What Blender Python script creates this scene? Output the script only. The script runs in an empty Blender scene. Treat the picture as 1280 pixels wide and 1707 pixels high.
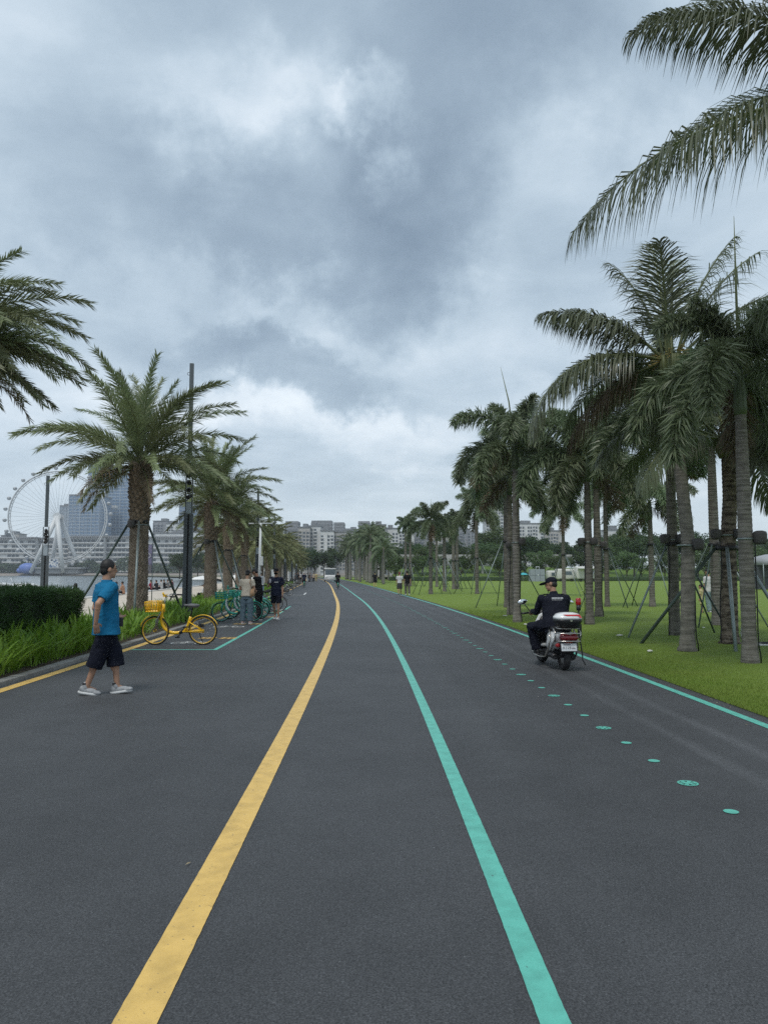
import bpy, math, random
import numpy as np
from mathutils import Vector, Matrix, Euler

SC = bpy.context.scene
COL = SC.collection
PI = math.pi
R = math.radians
random.seed(7)

# ------------------------------------------------------------------ camera
CAM_H, F_PX, PITCH = 1.52, 1250.0, math.atan(102.5 / 1250.0)
cam_d = bpy.data.cameras.new('camera')
cam_d.sensor_fit = 'VERTICAL'
cam_d.sensor_height = 36.0
cam_d.lens = 36.0 * F_PX / 1707.0
cam_d.clip_start = 0.05
cam_d.clip_end = 6000
cam = bpy.data.objects.new('camera', cam_d)
cam.location = (0, 0, CAM_H)
cam.rotation_euler = (PI / 2 + PITCH, 0, 0)
COL.objects.link(cam)
SC.camera = cam

# ------------------------------------------------------------------ exposure, render settings
SC.view_settings.view_transform = 'Standard'
SC.view_settings.look = 'None'
SC.view_settings.exposure = 0.40
SC.view_settings.gamma = 1.0
SC.view_settings.use_curve_mapping = False
SC.render.engine = 'CYCLES'
SC.cycles.max_bounces = 6
SC.cycles.diffuse_bounces = 3
SC.cycles.glossy_bounces = 3
SC.cycles.transmission_bounces = 4
SC.cycles.transparent_max_bounces = 6
SC.cycles.volume_bounces = 1
SC.cycles.use_denoising = False
SC.cycles.sample_clamp_indirect = 6.0

def pix_dir(px, py):
    v = (853.5 - py) / F_PX
    c, s = math.cos(PITCH), math.sin(PITCH)
    return Vector(((px - 640) / F_PX, c - v * s, s + v * c))
def G(px, py, z=0.0):                      # the point of the ground seen there
    d = pix_dir(px, py); t = (z - CAM_H) / d.z
    return Vector((d.x * t, d.y * t, z))
def P(px, py, Y):                          # the point at depth Y seen there
    d = pix_dir(px, py); t = Y / d.y
    return Vector((d.x * t, Y, CAM_H + d.z * t))

# ------------------------------------------------------------------ world: overcast sky
SUN_EL, SUN_AZ = R(62), R(205)             # high, behind the cloud, a little to the rear left
world = bpy.data.worlds.new('World'); SC.world = world; world.use_nodes = True
nt = world.node_tree; N = nt.nodes; L = nt.links
for n in list(N): N.remove(n)
def wn(t, **kw):
    n = N.new(t)
    for k, v in kw.items(): setattr(n, k, v)
    return n
def wmath(op, a, b=None, clamp=False):
    n = wn('ShaderNodeMath', operation=op, use_clamp=clamp)
    for i, x in enumerate((a, b)):
        if x is None: continue
        if isinstance(x, (int, float)): n.inputs[i].default_value = x
        else: L.new(x, n.inputs[i])
    return n.outputs[0]
tc = wn('ShaderNodeTexCoord')
geo = tc.outputs['Generated']
sep = wn('ShaderNodeSeparateXYZ'); L.new(geo, sep.inputs[0])
zc = wmath('MAXIMUM', sep.outputs[2], 0.0)
den = wmath('ADD', zc, 0.20)
cx = wmath('DIVIDE', sep.outputs[0], den); cy = wmath('DIVIDE', sep.outputs[1], den)
comb = wn('ShaderNodeCombineXYZ'); L.new(cx, comb.inputs[0]); L.new(cy, comb.inputs[1])
def wnoise(vec, scale, detail, rough, off=(0, 0, 0), dist=0.0):
    m = wn('ShaderNodeMapping'); m.inputs['Location'].default_value = off; L.new(vec, m.inputs[0])
    n = wn('ShaderNodeTexNoise'); n.inputs['Scale'].default_value = scale; n.inputs['Detail'].default_value = detail
    n.inputs['Roughness'].default_value = rough; n.inputs['Distortion'].default_value = dist
    L.new(m.outputs[0], n.inputs['Vector']); return n
big = wnoise(comb.outputs[0], 1.15, 6, 0.52, (3.1, 1.7, 0), 0.25)
fine = wnoise(comb.outputs[0], 2.6, 9, 0.60, (0.4, 7.2, 0), 0.45)
warp = wnoise(geo, 3.6, 8, 0.62, (5, 2, 1))
wv = wn('ShaderNodeVectorMath', operation='SUBTRACT'); L.new(warp.outputs['Color'], wv.inputs[0]); wv.inputs[1].default_value = (.5, .5, .5)
ws = wn('ShaderNodeVectorMath', operation='SCALE'); L.new(wv.outputs[0], ws.inputs[0]); ws.inputs['Scale'].default_value = 0.46
q = wn('ShaderNodeVectorMath', operation='ADD'); L.new(geo, q.inputs[0]); L.new(ws.outputs[0], q.inputs[1])
# cloud masses of this day: direction, half width, half height, weight (darker < 0, thinner and brighter > 0)
MASSES = [((560, 380), .25, .11, -.80), ((700, 335), .22, .09, -.36), ((560, 90), .30, .19, -.60), ((800, 130), .24, .16, -.40),
          ((470, 595), .18, .06, -.75), ((330, 560), .12, .06, -.20), ((450, 235), .15, .11, .66), ((610, 240), .10, .06, .75),
          ((150, 120), .30, .15, .10), ((1000, 240), .16, .12, .16), ((620, 705), .42, .05, .34), ((250, 340), .17, .10, -.28),
          ((60, 260), .16, .10, -.16), ((90, 660), .2, .07, .20), ((440, 500), .10, .05, .22), ((960, 60), .20, .13, -.34),
          ((980, 450), .2, .12, -.06), ((720, 640), .16, .05, .14), ((1150, 120), .2, .14, .08)]
acc = None
for (px, py), sx, sz, w in MASSES:
    d = pix_dir(px, py).normalized()
    s1 = wn('ShaderNodeVectorMath', operation='SUBTRACT'); L.new(q.outputs[0], s1.inputs[0]); s1.inputs[1].default_value = d
    s2 = wn('ShaderNodeVectorMath', operation='MULTIPLY'); L.new(s1.outputs[0], s2.inputs[0]); s2.inputs[1].default_value = (1 / sx, 0.7 / sx, 1 / sz)
    ln = wn('ShaderNodeVectorMath', operation='LENGTH'); L.new(s2.outputs[0], ln.inputs[0])
    mr = wn('ShaderNodeMapRange'); mr.interpolation_type = 'SMOOTHERSTEP'
    mr.inputs[1].default_value = 0.25; mr.inputs[2].default_value = 1.25; mr.inputs[3].default_value = w; mr.inputs[4].default_value = 0.0
    L.new(ln.outputs['Value'], mr.inputs[0])
    acc = mr.outputs[0] if acc is None else wmath('ADD', acc, mr.outputs[0])
b1 = wmath('MULTIPLY', wmath('SUBTRACT', big.outputs['Fac'], 0.5), 0.9)
f1 = wmath('MULTIPLY', wmath('SUBTRACT', fine.outputs['Fac'], 0.5), 0.82)
val = wmath('ADD', wmath('ADD', wmath('ADD', b1, f1), 0.50), wmath('MULTIPLY', acc, 0.60))
val = wmath('DIVIDE', wmath('ADD', val, 0.45), 1.75)
ramp = wn('ShaderNodeValToRGB'); L.new(val, ramp.inputs[0])
cr = ramp.color_ramp; cr.interpolation = 'B_SPLINE'
cr.elements[0].position = 0.05; cr.elements[0].color = (.165, .222, .29, 1)
cr.elements[1].position = 0.84; cr.elements[1].color = (.72, .775, .815, 1)
for p, c in ((.26, (.235, .305, .38, 1)), (.42, (.312, .392, .468, 1)), (.57, (.415, .500, .575, 1)), (.70, (.55, .62, .685, 1))):
    e = cr.elements.new(p); e.color = c
# towards the horizon the overcast thins into a paler even veil
hz = wn('ShaderNodeMapRange'); hz.interpolation_type = 'SMOOTHSTEP'
hz.inputs[1].default_value = 0.0; hz.inputs[2].default_value = 0.20; hz.inputs[3].default_value = 0.62; hz.inputs[4].default_value = 0.0
L.new(zc, hz.inputs[0])
mixh = wn('ShaderNodeMix', data_type='RGBA'); L.new(hz.outputs[0], mixh.inputs[0]); L.new(ramp.outputs[0], mixh.inputs[6]); mixh.inputs[7].default_value = (.53, .595, .645, 1)
sky = wn('ShaderNodeTexSky', sky_type='NISHITA'); sky.sun_disc = False
sky.sun_elevation = SUN_EL; sky.sun_rotation = SUN_AZ
skys = wn('ShaderNodeVectorMath', operation='SCALE'); L.new(sky.outputs[0], skys.inputs[0]); skys.inputs['Scale'].default_value = 1.0
up10 = wn('ShaderNodeVectorMath', operation='SCALE'); L.new(mixh.outputs[2], up10.inputs[0]); up10.inputs['Scale'].default_value = 10.0
mixs = wn('ShaderNodeMix', data_type='RGBA'); mixs.inputs[0].default_value = 0.93
L.new(skys.outputs[0], mixs.inputs[6]); L.new(up10.outputs[0], mixs.inputs[7])
bg = wn('ShaderNodeBackground'); bg.inputs['Strength'].default_value = 0.108; L.new(mixs.outputs[2], bg.inputs['Color'])
wo = wn('ShaderNodeOutputWorld'); L.new(bg.outputs[0], wo.inputs['Surface'])
world.cycles.sampling_method = 'MANUAL'; world.cycles.sample_map_resolution = 512

# ------------------------------------------------------------------ sun through the cloud
sd = bpy.data.lights.new('sun', 'SUN'); sd.energy = 1.5; sd.angle = R(16); sd.color = (1.0, .96, .9)
sun = bpy.data.objects.new('sun', sd); COL.objects.link(sun)
sdir = Vector((math.sin(SUN_AZ) * math.cos(SUN_EL), math.cos(SUN_AZ) * math.cos(SUN_EL), math.sin(SUN_EL)))
sun.rotation_euler = sdir.to_track_quat('Z', 'Y').to_euler()

# ------------------------------------------------------------------ object helpers
def tag(o, label=None, cat=None, group=None, kind=None):
    if label: o['label'] = label
    if cat: o['category'] = cat
    if group: o['group'] = group
    if kind: o['kind'] = kind
    return o
def obj(name, me, mat=None, parent=None, loc=(0, 0, 0), rot=(0, 0, 0), scale=(1, 1, 1)):
    o = bpy.data.objects.new(name, me); COL.objects.link(o)
    o.location = loc; o.rotation_euler = rot; o.scale = scale
    if parent is not None: o.parent = parent
    if mat is not None and me is not None and not me.materials:
        for m in (mat if isinstance(mat, (list, tuple)) else [mat]): me.materials.append(m)
    return o
def thing(name, label, cat, loc=(0, 0, 0), rz=0.0, group=None):
    o = bpy.data.objects.new(name, None); COL.objects.link(o)
    o.location = loc; o.rotation_euler = (0, 0, rz); o.empty_display_size = .1
    return tag(o, label, cat, group)
def kids(o): return [c for c in COL.objects if c.parent is o]
def dup(root, loc, rot, label, group=None, scale=None, name=None):
    r = root.copy(); COL.objects.link(r); r.location = loc; r.rotation_euler = rot
    if scale: r.scale = scale
    r['label'] = label
    if group: r['group'] = group
    for ch in root.children:
        c = ch.copy(); COL.objects.link(c); c.parent = r
        for g in ch.children:
            d = g.copy(); COL.objects.link(d); d.parent = c
    return r
def np_mesh(name, V, F, smooth=False):
    """V (n,3); F (m,k) with k = 3 or 4"""
    V = np.asarray(V, dtype=np.float32); F = np.asarray(F, dtype=np.int32)
    me = bpy.data.meshes.new(name); m, k = F.shape
    me.vertices.add(len(V)); me.vertices.foreach_set('co', V.ravel())
    me.loops.add(m * k); me.loops.foreach_set('vertex_index', F.ravel())
    me.polygons.add(m); me.polygons.foreach_set('loop_start', np.arange(0, m * k, k, dtype=np.int32))
    me.polygons.foreach_set('loop_total', np.full(m, k, dtype=np.int32))
    if smooth: me.polygons.foreach_set('use_smooth', np.ones(m, dtype=bool))
    me.update(calc_edges=True); me.validate()
    return me

class MB:
    """collects shapes; build() links them as ONE mesh object"""
    def __init__(s): s.v = []; s.f = []; s.mi = []; s.cur = 0; s.sm = []; s.smooth = False
    def mat(s, i): s.cur = i; return s
    def _add(s, vs, fs, smooth=None):
        b = len(s.v); s.v.extend([tuple(x) for x in vs])
        for f in fs: s.f.append(tuple(i + b for i in f)); s.mi.append(s.cur); s.sm.append(s.smooth if smooth is None else smooth)
    def box(s, c, d, rz=0.0, M=None, taper=1.0):
        x, y, z = d[0] / 2, d[1] / 2, d[2] / 2
        vs = [Vector((sx * x * (taper if sz > 0 else 1), sy * y * (taper if sz > 0 else 1), sz * z)) for sz in (-1, 1) for sy in (-1, 1) for sx in (-1, 1)]
        rot = M if M is not None else Matrix.Rotation(rz, 3, 'Z')
        vs = [rot @ v + Vector(c) for v in vs]
        s._add(vs, [(0, 2, 3, 1), (4, 5, 7, 6), (0, 1, 5, 4), (2, 6, 7, 3), (0, 4, 6, 2), (1, 3, 7, 5)], False); return s
    def rbox(s, c, d, r=.02, seg=3, M=None):
        """box with rounded edges in plan (z-extruded superellipse with chamfered top and bottom)"""
        x, y, z = d[0] / 2, d[1] / 2, d[2] / 2; r = min(r, x * .99, y * .99, z * .99)
        def ring(ins, zz):
            o = []
            for (cx_, cy_, a0) in ((x - r, y - r, 0), (-x + r, y - r, PI / 2), (-x + r, -y + r, PI), (x - r, -y + r, 1.5 * PI)):
                for k in range(seg + 1):
                    a = a0 + PI / 2 * k / seg; o.append(Vector((cx_ + (r - ins) * math.cos(a), cy_ + (r - ins) * math.sin(a), zz)))
            return o
        rings = [ring(r * .7, -z), ring(r * .2, -z + r * .3), ring(0, -z + r), ring(0, z - r), ring(r * .2, z - r * .3), ring(r * .7, z)]
        n = len(rings[0]); vs = [p for q_ in rings for p in q_]
        if M is not None: vs = [M @ p for p in vs]
        vs = [p + Vector(c) for p in vs]
        fs = [(i * n + k, i * n + (k + 1) % n, (i + 1) * n + (k + 1) % n, (i + 1) * n + k) for i in range(5) for k in range(n)]
        fs += [tuple(reversed(range(n))), tuple(5 * n + k for k in range(n))]
        s._add(vs, fs, True); return s
    def tube(s, pts, rad, n=8, caps=True, smooth=True, closed=False, flat=None):
        pts = [Vector(p) for p in pts]; m = len(pts)
        if isinstance(rad, (int, float)): rad = [rad] * m
        up = None; vs = []
        for i, p in enumerate(pts):
            if closed: t = pts[(i + 1) % m] - pts[i - 1]
            else: t = pts[min(i + 1, m - 1)] - pts[max(i - 1, 0)]
            t = t.normalized() if t.length > 1e-9 else Vector((0, 0, 1))
            if up is None:
                a = Vector((0, 0, 1)) if abs(t.z) < .9 else Vector((1, 0, 0))
                up = (a - t * a.dot(t)).normalized()
            else:
                up = up - t * up.dot(t)
                up = up.normalized() if up.length > 1e-6 else t.orthogonal().normalized()
            w = t.cross(up)
            for k in range(n):
                a = 2 * PI * k / n
                vs.append(p + (up * math.cos(a) * (flat or 1) + w * math.sin(a)) * rad[i])
        q_ = m if closed else m - 1
        fs = [(i * n + k, i * n + (k + 1) % n, ((i + 1) % m) * n + (k + 1) % n, ((i + 1) % m) * n + k) for i in range(q_) for k in range(n)]
        s._add(vs, fs, smooth)
        if caps and not closed:
            b = len(s.v) - m * n
            s.f.append(tuple(b + k for k in reversed(range(n)))); s.mi.append(s.cur); s.sm.append(False)
            s.f.append(tuple(b + (m - 1) * n + k for k in range(n))); s.mi.append(s.cur); s.sm.append(False)
        return s
    def torus(s, c, rad, r, axis='Y', n=28, k=8, M=None):
        ps = []
        for i in range(n):
            a = 2 * PI * i / n; u, v = rad * math.cos(a), rad * math.sin(a)
            p = {'Y': Vector((u, 0, v)), 'X': Vector((0, u, v)), 'Z': Vector((u, v, 0))}[axis]
            if M is not None: p = M @ p
            ps.append(p + Vector(c))
        return s.tube(ps, r, k, closed=True)
    def lathe(s, prof, n=16, c=(0, 0, 0), smooth=True, M=None):
        vs = []
        for (r_, z) in prof:
            for k in range(n):
                a = 2 * PI * k / n; p = Vector((r_ * math.cos(a), r_ * math.sin(a), z))
                if M is not None: p = M @ p
                vs.append(p + Vector(c))
        m = len(prof)
        fs = [(i * n + k, i * n + (k + 1) % n, (i + 1) * n + (k + 1) % n, (i + 1) * n + k) for i in range(m - 1) for k in range(n)]
        fs += [tuple(reversed(range(n))), tuple((m - 1) * n + k for k in range(n))]
        s._add(vs, fs, smooth); return s
    def ell(s, c, r, n=14, m=9, M=None):
        vs = []; fs = []
        for i in range(1, m):
            t = PI * i / m
            for k in range(n):
                a = 2 * PI * k / n; vs.append(Vector((r[0] * math.sin(t) * math.cos(a), r[1] * math.sin(t) * math.sin(a), -r[2] * math.cos(t))))
        vs.append(Vector((0, 0, -r[2]))); vs.append(Vector((0, 0, r[2])))
        for i in range(m - 2):
            for k in range(n): fs.append((i * n + k, i * n + (k + 1) % n, (i + 1) * n + (k + 1) % n, (i + 1) * n + k))
        b, t_ = len(vs) - 2, len(vs) - 1
        for k in range(n): fs.append((b, (k + 1) % n, k)); fs.append(((m - 2) * n + k, (m - 2) * n + (k + 1) % n, t_))
        if M is not None: vs = [M @ p for p in vs]
        s._add([p + Vector(c) for p in vs], fs, True); return s
    def cap(s, a, b, ra, rb, n=12):
        """round cone: a limb segment with spherical ends"""
        a, b = Vector(a), Vector(b); t = (b - a); ln = max(t.length, 1e-5); t /= ln
        ps, rs = [], []
        for k in range(5):
            u = PI / 2 * k / 4; ps.append(a - t * ra * math.cos(u)); rs.append(max(ra * math.sin(u), 1e-4))
        for k in range(5):
            u = PI / 2 * k / 4; ps.append(b + t * rb * math.sin(u)); rs.append(max(rb * math.cos(u), 1e-4))
        return s.tube(ps, rs, n)
    def loft(s, secs, n=20, M=None, o=(0, 0, 0), p=2.0):
        """secs: (cx, cy, z, rx, ry); closed with flat ends"""
        vs = []
        for (x, y, z, rx, ry) in secs:
            for k in range(n):
                a = 2 * PI * k / n; ca, sa = math.cos(a), math.sin(a)
                ca = math.copysign(abs(ca) ** (2 / p), ca); sa = math.copysign(abs(sa) ** (2 / p), sa)
                w = Vector((x + rx * ca, y + ry * sa, z))
                if M is not None: w = M @ w
                vs.append(w + Vector(o))
        m = len(secs)
        fs = [(i * n + k, i * n + (k + 1) % n, (i + 1) * n + (k + 1) % n, (i + 1) * n + k) for i in range(m - 1) for k in range(n)]
        fs += [tuple(reversed(range(n))), tuple((m - 1) * n + k for k in range(n))]
        s._add(vs, fs, True); return s
    def poly(s, pts, thick=0.0, axis=Vector((0, 0, 1))):
        pts = [Vector(p) for p in pts]; n = len(pts)
        if thick == 0: s._add(pts, [tuple(range(n))], False); return s
        a = axis * thick
        s._add(pts + [p + a for p in pts], [tuple(reversed(range(n))), tuple(range(n, 2 * n))] + [(i, (i + 1) % n, n + (i + 1) % n, n + i) for i in range(n)], False); return s
    def mesh(s, name='m'):
        me = bpy.data.meshes.new(name); me.from_pydata(s.v, [], s.f)
        me.polygons.foreach_set('material_index', s.mi); me.polygons.foreach_set('use_smooth', s.sm); me.update(); return me
    def build(s, name, mat=None, parent=None, loc=(0, 0, 0), rot=(0, 0, 0), bevel=0.0):
        o = obj(name, s.mesh(name), mat, parent, loc, rot)
        if bevel:
            b = o.modifiers.new('bevel', 'BEVEL'); b.width = bevel; b.segments = 2; b.limit_method = 'ANGLE'; b.angle_limit = R(40)
        return o

TMP = bpy.data.scenes.new('workbench')      # modelling happens off to the side, removed at the end
def tmp_graph():
    with bpy.context.temp_override(scene=TMP, view_layer=TMP.view_layers[0]):
        dg = bpy.context.evaluated_depsgraph_get(); dg.update(); return dg
FOLD = bpy.data.textures.new('folds', 'CLOUDS'); FOLD.noise_scale = .085; FOLD.noise_depth = 2
def remesh(mb, voxel, smooth=3, name='m', fold=0.0):
    """one continuous skin over the collected shapes"""
    me = mb.mesh(name); o = bpy.data.objects.new('tmp', me); TMP.collection.objects.link(o)
    m = o.modifiers.new('r', 'REMESH'); m.mode = 'VOXEL'; m.voxel_size = voxel; m.use_smooth_shade = True
    if smooth:
        k = o.modifiers.new('s', 'SMOOTH'); k.iterations = smooth; k.factor = .5
    if fold:
        d = o.modifiers.new('d', 'DISPLACE'); d.texture = FOLD; d.strength = fold; d.mid_level = .45; d.texture_coords = 'LOCAL'
    dg = tmp_graph()
    out = bpy.data.meshes.new_from_object(o.evaluated_get(dg)); out.name = name
    out.materials.clear()
    bpy.data.objects.remove(o); bpy.data.meshes.remove(me)
    return out
def text_mesh(body, size, depth=0.0):
    cu = bpy.data.curves.new('t', 'FONT'); cu.body = body; cu.size = size; cu.align_x = 'CENTER'; cu.align_y = 'CENTER'; cu.extrude = depth
    o = bpy.data.objects.new('tmp', cu); TMP.collection.objects.link(o)
    dg = tmp_graph()
    me = bpy.data.meshes.new_from_object(o.evaluated_get(dg)); bpy.data.objects.remove(o); me.materials.clear(); return me

# ------------------------------------------------------------------ materials
MATS = {}
def mk(name, col, rough=.6, metal=0.0, spec=.4, var=None, bump=None, rand=0.0, trans=0.0, coat=0.0, gen=False, alpha=None):
    """var = (scale, second colour, contrast) ; bump = (scale, strength, distance)"""
    if name in MATS: return MATS[name]
    m = bpy.data.materials.new(name); m.use_nodes = True; t = m.node_tree; n_, l_ = t.nodes, t.links
    b = n_['Principled BSDF']; b.inputs['Roughness'].default_value = rough; b.inputs['Metallic'].default_value = metal
    b.inputs['Specular IOR Level'].default_value = spec; b.inputs['Coat Weight'].default_value = coat
    b.inputs['Base Color'].default_value = (*col, 1)
    tcn = n_.new('ShaderNodeTexCoord'); vec = tcn.outputs['Object']
    src = None
    if var:
        nz = n_.new('ShaderNodeTexNoise'); nz.inputs['Scale'].default_value = var[0]; nz.inputs['Detail'].default_value = 5; nz.inputs['Roughness'].default_value = .6
        l_.new(vec, nz.inputs['Vector'])
        mr = n_.new('ShaderNodeMapRange'); k = var[2]; mr.inputs[1].default_value = .5 - .25 / k; mr.inputs[2].default_value = .5 + .25 / k
        l_.new(nz.outputs['Fac'], mr.inputs[0])
        mx = n_.new('ShaderNodeMix'); mx.data_type = 'RGBA'; mx.inputs[6].default_value = (*col, 1); mx.inputs[7].default_value = (*var[1], 1)
        l_.new(mr.outputs[0], mx.inputs[0]); src = mx.outputs[2]
    if rand:
        oi = n_.new('ShaderNodeObjectInfo'); hs = n_.new('ShaderNodeHueSaturation')
        mr = n_.new('ShaderNodeMapRange'); mr.inputs[3].default_value = 1 - rand; mr.inputs[4].default_value = 1 + rand; l_.new(oi.outputs['Random'], mr.inputs[0]); l_.new(mr.outputs[0], hs.inputs['Value'])
        mr2 = n_.new('ShaderNodeMapRange'); mr2.inputs[3].default_value = .5 - rand * .07; mr2.inputs[4].default_value = .5 + rand * .05; l_.new(oi.outputs['Random'], mr2.inputs[0]); l_.new(mr2.outputs[0], hs.inputs['Hue'])
        if src is None: hs.inputs['Color'].default_value = (*col, 1)
        else: l_.new(src, hs.inputs['Color'])
        src = hs.outputs[0]
    if src is not None: l_.new(src, b.inputs['Base Color'])
    if bump:
        nz = n_.new('ShaderNodeTexNoise'); nz.inputs['Scale'].default_value = bump[0]; nz.inputs['Detail'].default_value = 4; l_.new(vec, nz.inputs['Vector'])
        bp = n_.new('ShaderNodeBump'); bp.inputs['Strength'].default_value = bump[1]; bp.inputs['Distance'].default_value = bump[2]
        l_.new(nz.outputs['Fac'], bp.inputs['Height']); l_.new(bp.outputs[0], b.inputs['Normal'])
    if trans:
        tr = n_.new('ShaderNodeBsdfTranslucent'); ms = n_.new('ShaderNodeMixShader'); ms.inputs[0].default_value = trans
        if src is not None: l_.new(src, tr.inputs['Color'])
        else: tr.inputs['Color'].default_value = (*col, 1)
        l_.new(b.outputs[0], ms.inputs[1]); l_.new(tr.outputs[0], ms.inputs[2]); l_.new(ms.outputs[0], n_['Material Output'].inputs['Surface'])
    MATS[name] = m; return m
# ================================================================== the setting
KY = np.array([-15, 2.5, 8.5, 22.6, 35.2, 55.9, 136, 260, 420.0]); KX = np.array([-.72, -.84, -.96, -1.45, -2.14, -3.67, -10.3, -24, -52.0])
_sl = np.gradient(KX, KY)
def yc(Y):                                  # the yellow centre line of the road
    Y = np.clip(np.asarray(Y, float), KY[0], KY[-1]); i = np.clip(np.searchsorted(KY, Y) - 1, 0, len(KY) - 2)
    h = KY[i + 1] - KY[i]; t = (Y - KY[i]) / h
    return (2 * t**3 - 3 * t**2 + 1) * KX[i] + (t**3 - 2 * t**2 + t) * h * _sl[i] + (-2 * t**3 + 3 * t**2) * KX[i + 1] + (t**3 - t**2) * h * _sl[i + 1]
def ycf(Y): return float(yc(Y))
def ysteps(a, b):
    o = [a]
    while o[-1] < b: o.append(min(b, o[-1] + max(.5, abs(o[-1]) * .05)))
    return np.array(o)
def strip_mesh(name, f0, f1, Y0, Y1, z, cols=1, uv=False, rag=0.0):
    """sheet between the lateral lines f0(Y) and f1(Y)"""
    Ys = ysteps(Y0, Y1) if not rag else np.concatenate([np.arange(Y0, 14, .035), ysteps(14, Y1)]); a = np.array([f0(y) for y in Ys]); b = np.array([f1(y) for y in Ys])
    if rag: j = rag * np.clip(14 - Ys, 0, 1); rj = np.random.default_rng(int(Y0 + 99 * abs(a[0]))); a = a + j * rj.normal(0, 1, len(Ys)); b = b + j * rj.normal(0, 1, len(Ys))
    V = []; U = []
    for i, y in enumerate(Ys):
        for k in range(cols + 1):
            x = a[i] + (b[i] - a[i]) * k / cols; V.append((x, y, z(x, y) if callable(z) else z)); U.append((x - ycf(y), y))
    F = [(i * (cols + 1) + k, i * (cols + 1) + k + 1, (i + 1) * (cols + 1) + k + 1, (i + 1) * (cols + 1) + k) for i in range(len(Ys) - 1) for k in range(cols)]
    me = np_mesh(name, V, F)
    if uv:
        ul = me.uv_layers.new(name='road'); li = np.empty(len(me.loops), dtype=np.int32); me.loops.foreach_get('vertex_index', li)
        ul.data.foreach_set('uv', np.array(U, dtype=np.float32)[li].ravel())
    return me
off = lambda d: (lambda Y: ycf(Y) + d)

# ---- asphalt
def asphalt():
    m = bpy.data.materials.new('asphalt'); m.use_nodes = True; t = m.node_tree; n_, l_ = t.nodes, t.links
    b = n_['Principled BSDF']; tcn = n_.new('ShaderNodeTexCoord'); o = tcn.outputs['Object']; uv = n_.new('ShaderNodeUVMap'); uv.uv_map = 'road'
    def nz(scale, det, vec=o, rough=.6):
        n = n_.new('ShaderNodeTexNoise'); n.inputs['Scale'].default_value = scale; n.inputs['Detail'].default_value = det; n.inputs['Roughness'].default_value = rough; l_.new(vec, n.inputs['Vector']); return n.outputs['Fac']
    def mrange(v, a, b_, c, d):
        n = n_.new('ShaderNodeMapRange'); n.inputs[1].default_value = a; n.inputs[2].default_value = b_; n.inputs[3].default_value = c; n.inputs[4].default_value = d; l_.new(v, n.inputs[0]); return n.outputs[0]
    def mth(op, a, b_=None, cl=False):
        n = n_.new('ShaderNodeMath'); n.operation = op; n.use_clamp = cl
        for i, x in enumerate((a, b_)):
            if x is None: continue
            if isinstance(x, (int, float)): n.inputs[i].default_value = x
            else: l_.new(x, n.inputs[i])
        return n.outputs[0]
    vor = n_.new('ShaderNodeTexVoronoi'); vor.inputs['Scale'].default_value = 115; l_.new(o, vor.inputs['Vector'])
    grain = mrange(nz(120, 4), .34, .66, .45, 1.62)
    stone = mrange(vor.outputs['Color'], 0, 1, .62, 1.4)
    spark = mrange(vor.outputs['Color'], .955, .985, 0, .9)
    broad = mrange(nz(.35, 5), .3, .7, .78, 1.22); mid = mrange(nz(2.3, 6), .3, .7, .90, 1.10)
    v = mth('MULTIPLY', mth('MULTIPLY', grain, stone), mth('MULTIPLY', broad, mid))
    # dust tracks left by wheels in the right-hand lane
    sx = n_.new('ShaderNodeSeparateXYZ'); l_.new(uv.outputs[0], sx.inputs[0])
    wob = mrange(nz(.12, 3), .3, .7, -.25, .25)
    streaks = None
    for c, w, k in ((4.12, .055, .8), (3.66, .05, .62), (1.9, .10, .20), (-.5, .16, .12), (-2.9, .22, .12), (2.6, .18, .12)):
        d = mth('ABSOLUTE', mth('SUBTRACT', mth('ADD', sx.outputs[0], mth('MULTIPLY', wob, .5)), c))
        g = mth('MULTIPLY', mrange(d, 0, w * 2.2, 1, 0), k)
        streaks = g if streaks is None else mth('ADD', streaks, g)
    streaks = mth('MULTIPLY', streaks, mrange(nz(26, 4), .35, .7, .1, 1))
    streaks = mth('MULTIPLY', streaks, mrange(nz(.45, 3), .35, .65, .35, 1))
    # tyre scuffs and small worn places
    sc = n_.new('ShaderNodeTexNoise'); sc.inputs['Scale'].default_value = 1; mp = n_.new('ShaderNodeMapping'); mp.inputs['Scale'].default_value = (3.2, .35, 1); mp.inputs['Rotation'].default_value = (0, 0, .12)
    l_.new(o, mp.inputs[0]); l_.new(mp.outputs[0], sc.inputs['Vector']); sc.inputs['Detail'].default_value = 4
    scuff = mrange(sc.outputs['Fac'], .62, .76, 0, .22)
    v2 = mth('ADD', mth('ADD', v, mth('MULTIPLY', streaks, 1.7)), mth('ADD', scuff, spark))
    base = n_.new('ShaderNodeMix'); base.data_type = 'RGBA'; base.blend_type = 'MULTIPLY'; base.inputs[0].default_value = 1; base.inputs[6].default_value = (.0415, .043, .0455, 1)
    cc = n_.new('ShaderNodeCombineColor'); [l_.new(v2, cc.inputs[i]) for i in range(3)]; l_.new(cc.outputs[0], base.inputs[7]); l_.new(base.outputs[2], b.inputs['Base Color'])
    b.inputs['Roughness'].default_value = .62; b.inputs['Specular IOR Level'].default_value = .5
    bp = n_.new('ShaderNodeBump'); bp.inputs['Strength'].default_value = .55; bp.inputs['Distance'].default_value = .004
    hgt = mth('ADD', nz(160, 3), mth('MULTIPLY', vor.outputs['Distance'], .6)); l_.new(hgt, bp.inputs['Height']); l_.new(bp.outputs[0], b.inputs['Normal'])
    return m
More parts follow.
